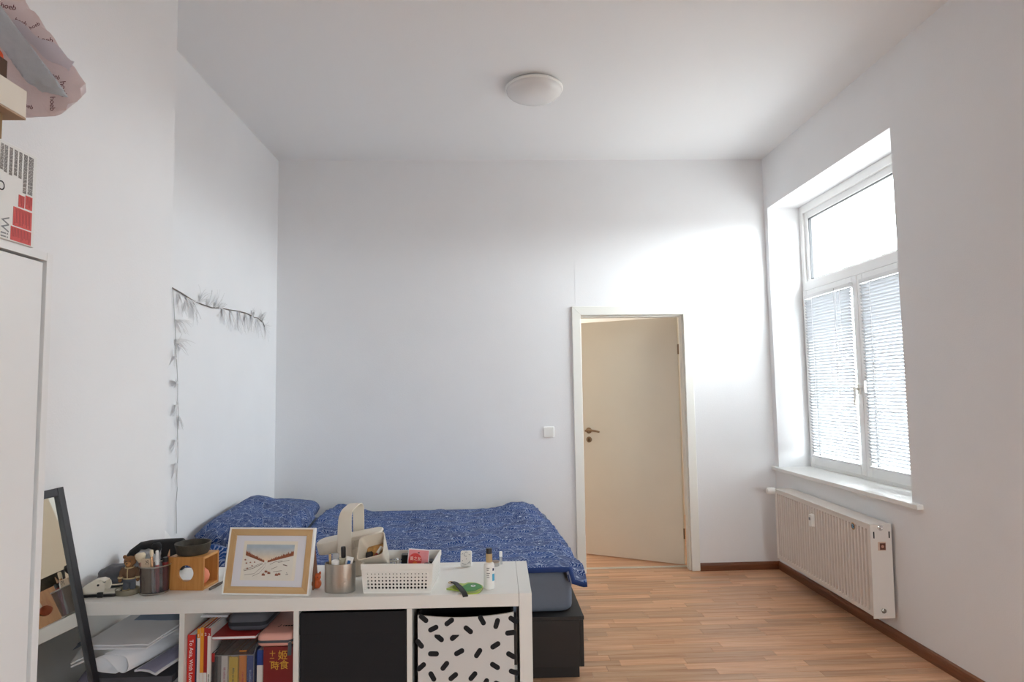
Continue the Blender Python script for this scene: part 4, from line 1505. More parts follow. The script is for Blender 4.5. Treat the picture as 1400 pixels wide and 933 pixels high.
C_BLUE = mat('cover_blue', (36, 66, 140), 0.45)
C_GREY = mat('cover_grey', (120, 112, 110), 0.5)
C_MAR = mat('cover_maroon', (116, 24, 26), 0.5)
b = book('thick bright red book lettered in white at the far left of the second compartment', -0.9495, -0.9255, 0.660, C_RED, 0.22)
spine_text(b, 'To Asia, With Love', 0.0165, M_WHITEINK, 0.185)
spine_marks(b, 0.03, 0.006, M_WHITEINK, 0.072)
b = book('very thin navy book right of the thick red book', -0.9248, -0.9205, 0.659, C_NAVY, 0.21)
b = book('thin white workbook with an orange top on its spine', -0.9198, -0.9110, 0.679, C_WHITE, 0.23, band=(C_ORANGE, 0.650))
text('print_word', '1', 0.012, M_WHITEINK, b, frame_M((0, -0.0007, 0.262), (1, 0, 0), (0, 0, 1)))
spine_marks(b, 0.030, 0.0042, M_INK, 0.10)
b = book('slim orange book with a white lower spine', -0.9103, -0.9000, 0.681, C_ORANGE, 0.23, lower=(C_WHITE, 0.545))
text('print_word', '1', 0.012, M_WHITEINK, b, frame_M((0, -0.0007, 0.265), (1, 0, 0), (0, 0, 1)))
spine_marks(b, 0.030, 0.0042, M_INK, 0.10)
b = book('slim dark red book with a white lower spine', -0.8992, -0.8890, 0.680, C_DRED, 0.23, lower=(C_WHITE, 0.545))
text('print_word', '2', 0.012, M_WHITEINK, b, frame_M((0, -0.0007, 0.265), (1, 0, 0), (0, 0, 1)))
spine_marks(b, 0.030, 0.0042, M_INK, 0.10)
b = book('thin white workbook with a dark red top on its spine', -0.8882, -0.8780, 0.679, C_WHITE, 0.23, band=(C_DRED, 0.655))
text('print_word', '2', 0.012, M_WHITEINK, b, frame_M((0, -0.0007, 0.263), (1, 0, 0), (0, 0, 1)))
spine_marks(b, 0.030, 0.0042, M_INK, 0.13)
# dark picture-covered book beside the white workbook
b = book('narrow dark book with a red upper corner left of the clear holder', -0.8770, -0.8680, 0.600, mat('cover_dark_photo', (52, 46, 48), 0.4, var=0.5, scale=40), 0.20, y0=2.135, band=(C_DRED, 0.574))
# clear acrylic holder
ac = thing('acrylic_holder', 'clear acrylic holder with a low front full of coloured books', 'holder', (-0.8055, 2.130, 0.3955), SR)
M_ACR = clear('acrylic', (246, 246, 246), gloss=0.08, alpha=0.06)
AX = 0.0605
bm = bmesh.new()
prism(bm, [(0, 0), (0, 0.198), (0.062, 0.245), (0.235, 0.245), (0.235, 0)], 0, 0.0025, frame_M((-AX, 0, 0), (0, 1, 0), (0, 0, 1)))
obj('side_wall', bm, M_ACR, ac)
bm = bmesh.new()
prism(bm, [(0, 0), (0, 0.198), (0.062, 0.245), (0.235, 0.245), (0.235, 0)], 0, 0.0025, frame_M((AX - 0.0025, 0, 0), (0, 1, 0), (0, 0, 1)))
obj('side_wall', bm, M_ACR, ac)
bx('front_wall', M_ACR, ac, -AX + 0.003, AX - 0.003, 0, 0.0025, 0, 0.198)
bx('back_wall', M_ACR, ac, -AX + 0.003, AX - 0.003, 0.2325, 0.235, 0, 0.245)
bx('base', M_ACR, ac, -AX + 0.003, AX - 0.003, 0.003, 0.2325, 0, 0.0025)
bm = bmesh.new()
tube(bm, [(-AX, 0, 0.1985), (AX, 0, 0.1985)], 0.0012, 6)
tube(bm, [(AX, 0, 0.1985), (AX, 0.062, 0.2455)], 0.0010, 6)
tube(bm, [(AX, 0, 0.0), (AX, 0, 0.1985)], 0.0010, 6)
tube(bm, [(-AX, 0.062, 0.2455), (AX, 0.062, 0.2455)], 0.0010, 6)
obj('polished_rim', bm, clear('acrylic_edge', (235, 235, 235), gloss=0.2, alpha=0.35, milky=(225, 225, 225)), ac)
bm = bmesh.new()
loft(bm, [[(-AX + 0.003, 0.001, 0.1985), (AX - 0.003, 0.001, 0.1985), (AX - 0.003, 0.062, 0.2445), (-AX + 0.003, 0.062, 0.2445)], [(-AX + 0.003, 0.002, 0.1995), (AX - 0.003, 0.002, 0.1995), (AX - 0.003, 0.063, 0.2455), (-AX + 0.003, 0.063, 0.2455)]])
obj('sloped_lid', bm, clear('frosted_acrylic', (236, 234, 232), gloss=0.2, alpha=0.45, milky=(120, 114, 110)), ac)
G2 = 'books in the clear holder'
book('thin grey book at the left wall of the clear holder', -0.8605, -0.8510, 0.592, C_GREY, 0.19, y0=2.140, z0=0.399, group=G2)
b = book('white book with pink lettering in the clear holder', -0.8495, -0.8300, 0.589, C_WHITE, 0.19, y0=2.140, z0=0.399, group=G2)
spine_marks(b, 0.040, 0.0065, mat('ink_pink', (190, 110, 130), 0.6), 0.135)
spine_marks(b, 0.030, 0.0065, M_INK, 0.075)
b = book('yellow book with green lettering in the clear holder', -0.8255, -0.7990, 0.586, C_YEL, 0.19, y0=2.140, z0=0.399, group=G2)
spine_marks(b, 0.075, 0.0065, mat('ink_green', (60, 96, 60), 0.6), 0.115)
b = book('orange book with red lettering in the clear holder', -0.7940, -0.7720, 0.604, C_ORG2, 0.19, y0=2.140, z0=0.399, group=G2)
spine_marks(b, 0.050, 0.0060, C_RED, 0.115)
b = book('dark blue book with pale lettering in the clear holder', -0.7705, -0.7500, 0.600, C_BLUE, 0.19, y0=2.140, z0=0.399, group=G2)
spine_marks(b, 0.060, 0.0060, mat('ink_pale_blue', (150, 176, 214), 0.6), 0.115)
b = book('blue and white paperback between clear holder and red box set', -0.7390, -0.7165, 0.604, C_BLUE, 0.19, y0=2.140, lower=(C_WHITE, 0.558))
# red box set with gold lettering
cb = thing('book_box', 'tall maroon book with gold characters at the right side of the second compartment', 'book', (-0.6672, 2.1205, 0.3955))
bx('slipcase', C_MAR, cb, -0.0458, 0.0458, 0, 0.21, 0, 0.2235, bev=0.001)
M_GOLD = mat('print_gold', (206, 160, 52), 0.45)
FB = lambda x, z: frame_M((x, -0.0006, z), (1, 0, 0), (0, 0, 1))
for ch, x, z, s in (('十', -0.018, 0.2030, 0.019), ('二', -0.019, 0.1840, 0.018), ('時', -0.010, 0.1655, 0.027), ('姬', 0.014, 0.1965, 0.031), ('食', 0.018, 0.1680, 0.030)):
    text('print_word', ch, s, M_GOLD, cb, FB(x, z), 0.0004)
# red notebook lying flat
nb = thing('notebook', 'red notebook with white page edges lying flat on the clear holder', 'notebook', (-0.806, 2.1290, 0.6430))
bx('cover', C_DRED, nb, -0.070, 0.066, 0, 0.20, 0.0, 0.0015)
bx('cover', C_DRED, nb, -0.070, 0.066, 0, 0.20, 0.0085, 0.0100)
bx('pages', M_PAPER, nb, -0.068, 0.065, 0.0005, 0.198, 0.0016, 0.0084)
# zip cases
def zip_case(name, label, loc, hx, hy, h, m, m_zip, rc, pull=True):
    c = thing(name, label, 'case', loc, 0)
    def half(z0, z1, nm):
        bm = bmesh.new()
        ss = []
        for k in range(6):
            a = R(90 * k / 5)
            ins = rc * (1 - math.cos(a))
            z = z0 + (z1 - z0) * math.sin(a)
            ss.append([(p[0], p[1], z) for p in rrect(2 * (hx - ins), 2 * (hy - ins), max(0.022 - ins * 0.5, 0.008), 5)])
        loft(bm, ss)
        return obj(nm, bm, m, c, smooth=60)
    half(h * 0.53, h, 'upper_shell')
    half(h * 0.33, 0.0, 'lower_shell')
    bm = bmesh.new()
    prism(bm, rrect(2 * hx + 0.001, 2 * hy + 0.001, 0.022, 5), h * 0.33, h * 0.53)
    obj('zip_band', bm, m_zip, c, smooth=40)
    return c
M_CASEG = mat('case_grey', (84, 86, 94), 0.75, bump=0.2, bscale=300)
M_ZIPG = mat('zip_grey', (70, 74, 80), 0.7)
zip_case('glasses_case', 'dark grey rounded zip case lying on the red notebook', (-0.781, 2.262, 0.6535), 0.062, 0.105, 0.058, M_CASEG, mat('zip_dark', (34, 36, 44), 0.7), 0.020)
pc = zip_case('zip_case', 'pink hard case with a grey zip lying on the maroon book', (-0.6790, 2.2345, 0.6195), 0.0570, 0.118, 0.040, mat('case_pink', (222, 164, 150), 0.5), M_ZIPG, 0.012)
bm = bmesh.new()
ribbon(bm, [(0.048, -0.118, 0.016), (0.050, -0.1235, 0.008), (0.050, -0.1255, -0.008), (0.049, -0.1255, -0.022)], (1, 0.1, 0), 0.011, 0.003)
obj('zip_pull', bm, M_ZIPG, pc)
bm = bmesh.new()
tube(bm, [(0.05 + 0.005 * math.cos(R(k * 40)), -0.121, 0.013 + 0.005 * math.sin(R(k * 40))) for k in range(10)], 0.0012, 6)
obj('pull_ring', bm, M_STEEL, pc, smooth=60)
bm = bmesh.new()
tube(bm, [(-0.022, 0.012, 0.0402), (-0.022, -0.004, 0.0402), (-0.027, -0.010, 0.0402)], 0.0010, 5)
tube(bm, [(-0.010, 0.006, 0.0402), (-0.013, 0.0, 0.0402), (-0.010, -0.006, 0.0402)], 0.0009, 5)
for k in range(3):
    box(bm, -0.007 + k * 0.009, 0.000 + k * 0.009, -0.005, 0.005, 0.0399, 0.0404)
tube(bm, [(0.022, 0.006, 0.0402), (0.025, 0.0, 0.0402), (0.022, -0.006, 0.0402)], 0.0009, 5)
bm.transform(T(0.018, -0.045, 0))
obj('logo_print', bm, M_INK, pc)
# loose sheets on the books, under the shelf top
for k, (dx, dz, rz) in enumerate(((0, 0.0, 4), (0.012, 0.0035, 9))):
    o = bx('loose_sheet', M_PAPER, None, -0.045, 0.045, -0.105, 0.105, 0, 0.0025)
    o.location = (-0.900 + dx, 2.325, 0.6818 + dz)
    o.rotation_euler = (0, 0, R(-rz))
    tag(o, ('lower' if k == 0 else 'upper') + ' white sheet lying on top of the thin books', 'paper', 'loose sheets on the books')

# ------------------------------------------------------------------ things on top of the shelf
ZT_ = 0.7702
# hole punch
hp = thing('hole_punch', 'beige and black desk hole punch beside the leaning mirror', 'punch', (-1.262, 2.190, ZT_), R(4))
bm = bmesh.new()
prism(bm, rrect(0.128, 0.050, 0.010), 0, 0.008)
obj('base', bm, M_BLKP, hp, bev=0.002)
bm = bmesh.new()
prism(bm, rrect(0.110, 0.040, 0.006, cx=0.004, cy=0.004), 0.008, 0.013)
obj('base_plate', bm, M_BEIGE, hp)
bm = bmesh.new()
pr_ = [(-0.052, 0.0), (0.026, 0.0), (0.031, 0.016), (0.028, 0.028), (0.018, 0.034), (0.002, 0.036), (-0.016, 0.032), (-0.036, 0.018)]
prism(bm, pr_, -0.002, 0.002, frame_M((0.0, -0.020, 0.0135), (1, 0, 0), (0, 0, 1)))
obj('cheek', bm, M_BEIGE, hp, bev=0.001)
bm = bmesh.new()
prism(bm, pr_, -0.002, 0.002, frame_M((0.0, 0.020, 0.0135), (1, 0, 0), (0, 0, 1)))
obj('cheek', bm, M_BEIGE, hp, bev=0.001)
bm = bmesh.new()
ribbon(bm, [(-0.050, 0, 0.018), (-0.030, 0, 0.036), (-0.010, 0, 0.048), (0.012, 0, 0.051), (0.026, 0, 0.046)], (0, 1, 0), 0.034, 0.003)
obj('lever', bm, M_BEIGE, hp)
bm = bmesh.new()
lathe(bm, [(0.0035, -0.0245), (0.0035, 0.0245)], 12, T(0.010, 0, 0.037) @ RX(PI / 2))
obj('pivot', bm, M_BLKP, hp)
bm = bmesh.new()
box(bm, 0.010, 0.028, -0.031, -0.025, 0.0, 0.016)
obj('paper_guide', bm, M_BLKP, hp, bev=0.002)

# dark zip pouch
bm = bmesh.new()
bmesh.ops.create_icosphere(bm, subdivisions=4, radius=1.0)
for v in bm.verts:
    p = v.co.copy()
    k = 1 + 0.10 * noise.noise(p * 2.5 + Vector((4, 0, 0))) + 0.05 * noise.noise(p * 6)
    z = p.z
    v.co = Vector((p.x * 0.060 * k, p.y * 0.055 * k, z * 0.037 * k))
    v.co.z = max(v.co.z, -0.030)
pch = thing('zip_pouch', 'dark grey soft pouch with cream piping behind the hole punch', 'pouch', (-1.268, 2.305, ZT_ + 0.0302), R(-8))
obj('pouch_body', bm, mat('pouch_dark', (62, 62, 68), 0.45, bump=0.2, bscale=60), pch, smooth=80)
bm = bmesh.new()
tube(bm, [(0.061 * math.cos(R(a)) * 1.02, 0.056 * math.sin(R(a)) * 1.02, -0.012 + 0.004 * math.sin(R(a * 2))) for a in range(150, 365, 12)], 0.0025, 6)
obj('piping', bm, mat('piping_cream', (206, 194, 172), 0.6), pch, smooth=60)
# clear crumpled wrapper on the pouch
wrp = polytope([((0, 0, 1), 0.040), ((0, 0, -1), 0.044), ((1, 0, 0.2), 0.050), ((-1, 0, 0.3), 0.055), ((0.1, 1, 0), 0.035), ((0, -1, 0.3), 0.034), ((0.6, -0.4, 0.7), 0.045), ((-0.6, -0.2, 0.6), 0.042)], (0, 0, 0), 4, 0.008, 30.0, 4.0)
o = obj('plastic_wrapper', wrp, clear('crumpled_film', (240, 240, 240), gloss=0.3, rough=0.12, alpha=0.42, milky=(222, 222, 224)), None, smooth=50, loc=(-1.232, 2.415, ZT_ + 0.0445))
tag(o, 'crumpled clear plastic wrapper behind the bear figurine', 'wrapper')
# flat black bag
bm = bmesh.new()
prof_ = [(-0.105, 0.0), (0.105, 0.0), (0.108, 0.055), (0.104, 0.114), (0.040, 0.113), (-0.015, 0.110), (-0.050, 0.104), (-0.085, 0.078), (-0.104, 0.050)]
prism(bm, prof_, -0.014, 0.014, frame_M((0, 0, 0), (1, 0, 0), (0, 0, 1)))
bb_ = obj('black_bag', bm, mat('bag_black', (24, 23, 25), 0.6), None, bev=0.010, seg=3, smooth=60, loc=(-1.225, 2.468, ZT_ + 0.0005), rot=(0, 0, R(2)))
tag(bb_, 'flat black soft bag standing along the rear shelf edge', 'bag')

# tin with gold inside
tn = thing('tin', 'small shallow round tin with gold inside at the feet of the bear', 'tin', (-1.176, 2.2000, ZT_))
bm = bmesh.new()
lathe(bm, [(0.035, 0.0), (0.037, 0.003), (0.037, 0.017), (0.035, 0.017), (0.034, 0.003), (0, 0.003)], 28, sy=0.85)
obj('tin_body', bm, mat('tin_olive', (150, 142, 122), 0.4, 0.5), tn, smooth=40)
bm = bmesh.new()
lathe(bm, [(0.0338, 0.0032), (0.0338, 0.0040), (0, 0.0040)], 28, sy=0.85)
obj('gold_lining', bm, mat('gold_lining', (190, 150, 50), 0.35, 0.7), tn, smooth=40)
# bear figurine standing in the tin
be = thing('bear_figurine', 'small teddy bear figurine in brown jacket and grey trousers standing in the tin', 'figurine', (-1.170, 2.2000, ZT_ + 0.0042), R(8))
def ell(bm, c, r, M=I4):
    b2 = bmesh.ops.create_icosphere(bm, subdivisions=3, radius=1.0)
    for v in b2['verts']:
        v.co = M @ Vector((c[0] + v.co.x * r[0], c[1] + v.co.y * r[1], c[2] + v.co.z * r[2]))
def fuse(o, voxel):
    md = o.modifiers.new('fuse', 'REMESH')
    md.mode = 'VOXEL'
    md.voxel_size = voxel
    md.use_smooth_shade = True
    sm = o.modifiers.new('soften', 'SMOOTH')
    sm.iterations = 3
M_BEAR = mat('bear_fur', (128, 88, 52), 0.8, var=0.08, scale=90)
bm = bmesh.new()
ell(bm, (0, 0, 0.098), (0.0185, 0.0165, 0.0165))
ell(bm, (-0.0165, 0.002, 0.1115), (0.0065, 0.004, 0.0065))
ell(bm, (0.0165, 0.002, 0.1125), (0.0065, 0.004, 0.0065))
ell(bm, (0, -0.004, 0.083), (0.010, 0.010, 0.008))
hd_ = obj('head', bm, M_BEAR, be)
fuse(hd_, 0.0012)
bm = bmesh.new()
ell(bm, (-0.001, -0.0155, 0.0925), (0.0085, 0.0075, 0.0070))
sn_ = obj('muzzle', bm, mat('bear_muzzle', (168, 122, 74), 0.8), hd_, smooth=80)
bm = bmesh.new()
ell(bm, (-0.0012, -0.0228, 0.0955), (0.0026, 0.0018, 0.0020))
obj('nose', bm, M_BLKP, hd_, smooth=80)
for sx in (-1, 1):
    bm = bmesh.new()
    ell(bm, (sx * 0.0066 - 0.001, -0.0148, 0.1015), (0.0017, 0.0015, 0.0018))
    obj('eye', bm, M_BLKP, hd_, smooth=80)
bm = bmesh.new()
ell(bm, (0, 0, 0.063), (0.0215, 0.0165, 0.0225))
for sx in (-1, 1):
    tube(bm, [(sx * 0.017, 0, 0.076), (sx * 0.024, -0.001, 0.064), (sx * 0.026, -0.005, 0.050)], 0.0075, 10, [0.008, 0.0075, 0.0065])
jk = obj('jacket', bm, mat('jacket_brown', (104, 76, 54), 0.8, var=0.06, scale=60), be)
fuse(jk, 0.0013)
M_TRM = mat('jacket_trim', (190, 168, 128), 0.85)
bm = bmesh.new()
tube(bm, [(-0.001, -0.0150, 0.080), (-0.001, -0.0178, 0.066), (-0.001, -0.0165, 0.048)], 0.0016, 6)
tube(bm, [(0.0185 * math.cos(R(a)), 0.0150 * math.sin(R(a)), 0.0455) for a in range(0, 361, 20)], 0.0020, 6)
tube(bm, [(0.0125 * math.cos(R(a)), 0.0115 * math.sin(R(a)) - 0.003, 0.082 - 0.003 * (1 - math.sin(R(a))) / 2) for a in range(0, 361, 20)], 0.0020, 6)
for sx in (-1, 1):
    lathe(bm, [(0.0072, 0), (0.0078, 0.002), (0.0072, 0.005)], 12, T(sx * 0.0262, -0.0048, 0.046))
obj('jacket_trim', bm, M_TRM, be, smooth=60)
for sx in (-1, 1):
    bm = bmesh.new()
    ell(bm, (sx * 0.0265, -0.006, 0.0405), (0.0055, 0.0052, 0.0065))
    obj('paw', bm, M_BEAR, be, smooth=80)
bm = bmesh.new()
ell(bm, (0, 0, 0.040), (0.0185, 0.0145, 0.012))
for sx in (-1, 1):
    tube(bm, [(sx * 0.009, 0, 0.038), (sx * 0.0098, -0.0005, 0.022), (sx * 0.0100, -0.001, 0.009)], 0.0095, 10, [0.0095, 0.0095, 0.0092])
tz = obj('trousers', bm, mat('trousers_grey', (88, 92, 100), 0.85), be)
fuse(tz, 0.0013)
for sx in (-1, 1):
    bm = bmesh.new()
    lathe(bm, [(0.0095, 0.006), (0.0102, 0.008), (0.0095, 0.0105)], 14, T(sx * 0.0100, -0.001, 0))
    obj('cuff', bm, M_TRM, be, smooth=60)
    bm = bmesh.new()
    ell(bm, (sx * 0.0102, -0.004, 0.0042), (0.0082, 0.0118, 0.0052))
    for v in bm.verts:
        v.co.z = max(v.co.z, 0.0)
    obj('foot', bm, M_BEAR, be, smooth=80)

# mesh cup with brushes
cup = thing('mesh_cup', 'dark wire mesh cup with a bright rim between bear and bamboo box', 'cup', (-1.095, 2.2120, ZT_))
CR, CH = 0.0455, 0.0865
M_MESH = bpy.data.materials.new('wire_mesh')
M_MESH.use_nodes = True
nt = M_MESH.node_tree
bs = nt.nodes['Principled BSDF']
bs.inputs['Base Color'].default_value = lin((92, 90, 94))
bs.inputs['Metallic'].default_value = 0.6
bs.inputs['Roughness'].default_value = 0.4
tcm = nt.nodes.new('ShaderNodeTexCoord')
w1 = nt.nodes.new('ShaderNodeTexWave')
w1.bands_direction = 'Z'
w1.inputs['Scale'].default_value = 170
nt.links.new(tcm.outputs['Object'], w1.inputs[0])
trm = nt.nodes.new('ShaderNodeBsdfTransparent')
mxm = nt.nodes.new('ShaderNodeMixShader')
mrm = nt.nodes.new('ShaderNodeMapRange')
mrm.inputs[3].default_value = 0.22
mrm.inputs[4].default_value = 0.52
nt.links.new(w1.outputs['Fac'], mrm.inputs[0])
nt.links.new(mrm.outputs[0], mxm.inputs[0])
nt.links.new(trm.outputs[0], mxm.inputs[1])
nt.links.new(bs.outputs[0], mxm.inputs[2])
nt.links.new(mxm.outputs[0], nt.nodes['Material Output'].inputs[0])
bm = bmesh.new()
lathe(bm, [(CR - 0.003, 0.003), (CR, CH), (CR - 0.0008, CH), (CR - 0.0038, 0.003)], 36)
obj('mesh_wall', bm, M_MESH, cup, smooth=40)
bm = bmesh.new()
tube(bm, [(CR * math.cos(R(a)), CR * math.sin(R(a)), CH) for a in range(0, 361, 10)], 0.0022, 8)
obj('rim', bm, M_STEEL, cup, smooth=80)
bm = bmesh.new()
lathe(bm, [(CR - 0.002, 0.0), (CR - 0.0005, 0.003), (CR - 0.002, 0.005), (CR - 0.006, 0.003), (0, 0.003)], 36)
obj('base_ring', bm, M_STEEL, cup, smooth=40)
# contents (each one a thing standing in the cup)
def W(lx, ly, lz):
    return Vector((-1.095 + lx, 2.2120 + ly, ZT_ + lz))
def brush(label, foot, tip, hr, m_h, m_f, m_b, hl, bl, br, flare=1.25, cat='brush'):
    foot, tip = W(*foot), W(*tip)
    d = tip - foot
    q = Vector((0, 0, 1)).rotation_difference(d.normalized()).to_euler()
    t = thing('makeup_brush', label, cat, foot, rot=q)
    L = d.length
    bm = bmesh.new()
    lathe(bm, [(0, 0), (hr * 0.7, 0.002), (hr, hl * 0.4), (hr * 0.85, hl)], 12)
    obj('handle', bm, m_h, t, smooth=60)
    bm = bmesh.new()
    lathe(bm, [(hr * 0.95, hl), (hr * 1.05, L - bl)], 12)
    obj('ferrule', bm, m_f, t, smooth=60)
    bm = bmesh.new()
    lathe(bm, [(hr * 1.0, L - bl), (br * 0.9, L - bl * 0.6), (br * flare * 0.8, L - bl * 0.25), (br * 0.75, L - bl * 0.05), (0, L)], 16)
    obj('bristles', bm, m_b, t, smooth=80)
    return t
M_BRB = mat('bristle_black', (26, 24, 26), 0.9)
M_BRC = mat('bristle_cream', (224, 208, 180), 0.9)
M_HP = mat('handle_pink', (206, 122, 122), 0.4)
brush('fat cream kabuki brush at the left of the cup', (-0.029, -0.012, 0.0045), (-0.046, -0.008, 0.127), 0.0070, mat('handle_mauve', (150, 118, 124), 0.4), mat('ferrule_rose', (178, 140, 130), 0.3, 0.8), M_BRC, 0.050, 0.030, 0.0155, 1.3)
brush('round black-tipped brush, tallest in the cup', (-0.006, 0.026, 0.0045), (-0.012, 0.027, 0.150), 0.0055, M_HP, M_CHROME, M_BRB, 0.090, 0.036, 0.0155, 1.25)
brush('small pale-tipped brush with a white handle in the cup', (0.010, -0.030, 0.0045), (-0.006, -0.016, 0.138), 0.0042, M_WPL, mat('ferrule_copper', (180, 140, 104), 0.3, 0.8), M_BRC, 0.078, 0.022, 0.0062, 1.1)
brush('pink-handled brush leaning right in the cup', (0.022, -0.026, 0.0045), (0.004, 0.000, 0.132), 0.0062, M_HP, M_WPL, mat('bristle_white', (232, 230, 228), 0.9), 0.085, 0.030, 0.0058, 1.0)
def cup_item(name, label, cat, foot, tip, r, m, prof=None):
    foot, tip = W(*foot), W(*tip)
    d = tip - foot
    t = thing(name, label, cat, foot, rot=Vector((0, 0, 1)).rotation_difference(d.normalized()).to_euler())
    return t, d.length
t, L = cup_item('pencil', 'red-brown cosmetic pencil leaning to the right in the cup', 'pencil', (0.018, 0.018, 0.0045), (0.036, 0.018, 0.131), 0.004, None)
bm = bmesh.new()
lathe(bm, [(0, 0), (0.004, 0.001), (0.0042, L - 0.022)], 8)
obj('barrel', bm, mat('pencil_red', (164, 60, 42), 0.5), t)
bm = bmesh.new()
lathe(bm, [(0.0042, L - 0.022), (0.001, L - 0.003), (0, L)], 8)
obj('tip', bm, mat('pencil_wood', (196, 156, 120), 0.6), t)
t, L = cup_item('lip_tube', 'dark red lip tube with a black cap in the mesh cup', 'tube', (0.032, 0.004, 0.0045), (0.030, 0.004, 0.108), 0.007, None)
bm = bmesh.new()
lathe(bm, [(0.009, 0), (0.009, L * 0.86)], 14)
obj('tube_body', bm, mat('tube_red', (142, 44, 42), 0.35), t, smooth=40)
bm = bmesh.new()
lathe(bm, [(0.0085, L * 0.86), (0.0085, L), (0.0, L)], 14)
obj('cap', bm, M_BLKP, t, smooth=40)
t, L = cup_item('lip_tube', 'slim plum tube at the left wall of the mesh cup', 'tube', (-0.033, -0.012, 0.0045), (-0.035, -0.012, 0.052), 0.007, None)
bm = bmesh.new()
lathe(bm, [(0.006, 0), (0.006, L), (0, L)], 14)
obj('tube_body', bm, mat('tube_plum', (96, 44, 52), 0.35), t, smooth=40)
pal = thing('palette_box', 'slim beige cosmetic box with brown lettering standing in the mesh cup', 'box', W(-0.0115, -0.026, 0.0045), rot=(R(-2), R(-3), 0))
M_PAL = mat('palette_beige', (206, 184, 158), 0.6)
bx('carton', M_PAL, pal, -0.0140, 0.0140, -0.007, 0.007, 0, 0.106, bev=0.0008)
M_PBR = mat('print_brown', (120, 98, 74), 0.6)
text('print_word', 'SO GLAM', 0.0115, M_PBR, pal, frame_M((-0.006, -0.0072, 0.030), (0, 0, 1), (-1, 0, 0)))
text('print_word', 'SC', 0.0125, M_INK, pal, frame_M((0.004, -0.0072, 0.096), (0, 0, -1), (1, 0, 0)))

# bamboo box with a round window
bbx = thing('bamboo_box', 'small bamboo box with a round hole in front and an open side', 'box', (-1.0585, 2.2235, ZT_), R(-5.5))
M_BAM = wood('bamboo', (204, 146, 80), (170, 110, 52), 0.45, 'Z', 0.02, 1.4)
BWd, BDp, BHt, BTk = 0.1175, 0.100, 0.106, 0.008
# front with a hole
def holed_plate(bm, w, h, cx, cy, r, t, M, n=32):
    rect = []
    for k in range(n):
        a = 2 * PI * (k + 0.5) / n
        c, s = math.cos(a), math.sin(a)
        f = min(((w - cx) / c if c > 0 else -cx / c) if abs(c) > 1e-6 else 9, ((h - cy) / s if s > 0 else -cy / s) if abs(s) > 1e-6 else 9)
        rect.append((cx + c * f, cy + s * f))
    # pull the nearest rays into the corners
    for corner in ((0, 0), (w, 0), (w, h), (0, h)):
        i = min(range(n), key=lambda q: (rect[q][0] - corner[0]) ** 2 + (rect[q][1] - corner[1]) ** 2)
        rect[i] = corner
    circ = [(cx + r * math.cos(2 * PI * (k + 0.5) / n), cy + r * math.sin(2 * PI * (k + 0.5) / n)) for k in range(n)]
    L = []
    for z in (0, t):
        L.append(([bm.verts.new(M @ Vector((*p, z))) for p in rect], [bm.verts.new(M @ Vector((*p, z))) for p in circ]))
    for k in range(n):
        j = (k + 1) % n
        bm.faces.new((L[0][0][k], L[0][1][k], L[0][1][j], L[0][0][j]))
        bm.faces.new((L[1][0][k], L[1][0][j], L[1][1][j], L[1][1][k]))
        bm.faces.new((L[0][0][k], L[0][0][j], L[1][0][j], L[1][0][k]))
        bm.faces.new((L[0][1][k], L[1][1][k], L[1][1][j], L[0][1][j]))
    return bm
obj('front_board', holed_plate(bmesh.new(), BWd, BHt, 0.0585, 0.058 - 0.004, 0.026, BTk, frame_M((0, BTk, 0), (1, 0, 0), (0, 0, 1))), M_BAM, bbx)
bx('back_board', M_BAM, bbx, 0.052, BWd, BDp - BTk, BDp, 0, BHt)
M_BAMX = wood('bamboo_flat', (214, 160, 96), (182, 124, 64), 0.45, 'Y', 0.02, 1.4)
bx('top_board', M_BAMX, bbx, 0, BWd, BTk + 0.0003, BDp - BTk - 0.0003, BHt - BTk, BHt)
bx('bottom_board', M_BAMX, bbx, 0, BWd, BTk + 0.0003, BDp - BTk - 0.0003, 0, BTk)
# coral ball inside
bm = bmesh.new()
lathe(bm, [(0, 0), (0.014, 0.003), (0.022, 0.013), (0.024, 0.026), (0.020, 0.040), (0.010, 0.050), (0, 0.053)], 24)
o = obj('makeup_sponge', bm, mat('sponge_coral', (232, 140, 108), 0.6, var=0.04, scale=30), None, smooth=80, loc=(-0.9665, 2.262, ZT_ + BTk + 0.0006))
tag(o, 'coral pink egg-shaped sponge inside the bamboo box', 'sponge')
# stone bowl on the bamboo box
bm = bmesh.new()
lathe(bm, [(0, 0.0), (0.046, 0.0), (0.050, 0.006), (0.056, 0.030), (0.057, 0.036), (0.053, 0.036), (0.050, 0.028), (0.046, 0.007), (0, 0.006)], 36)
o = obj('stone_bowl', bm, mat('stone_dark', (62, 56, 46), 0.65, var=0.35, scale=55, bump=0.5, bscale=120), None, smooth=40, loc=(-1.001, 2.270, ZT_ + BHt + 0.0003))
tag(o, 'small dark speckled stone bowl on the bamboo box', 'bowl')
# tweezers beside the box
bm = bmesh.new()
for s in (-1, 1):
    ribbon(bm, [(0, 0, 0.004), (0.030, s * 0.004, 0.004), (0.060, s * 0.0045, 0.004), (0.088, s * 0.0012, 0.004)], (0, 0, 1), 0.006, 0.0014)
box(bm, -0.006, 0.004, -0.002, 0.002, 0.0005, 0.0075)
o = obj('tweezers', bm, mat('steel_dark', (110, 104, 100), 0.3, 0.9), None, loc=(-0.908, 2.296, ZT_), rot=(0, 0, R(-97)))
tag(o, 'small dark metal tweezers lying between bamboo box and picture frame', 'tweezers')
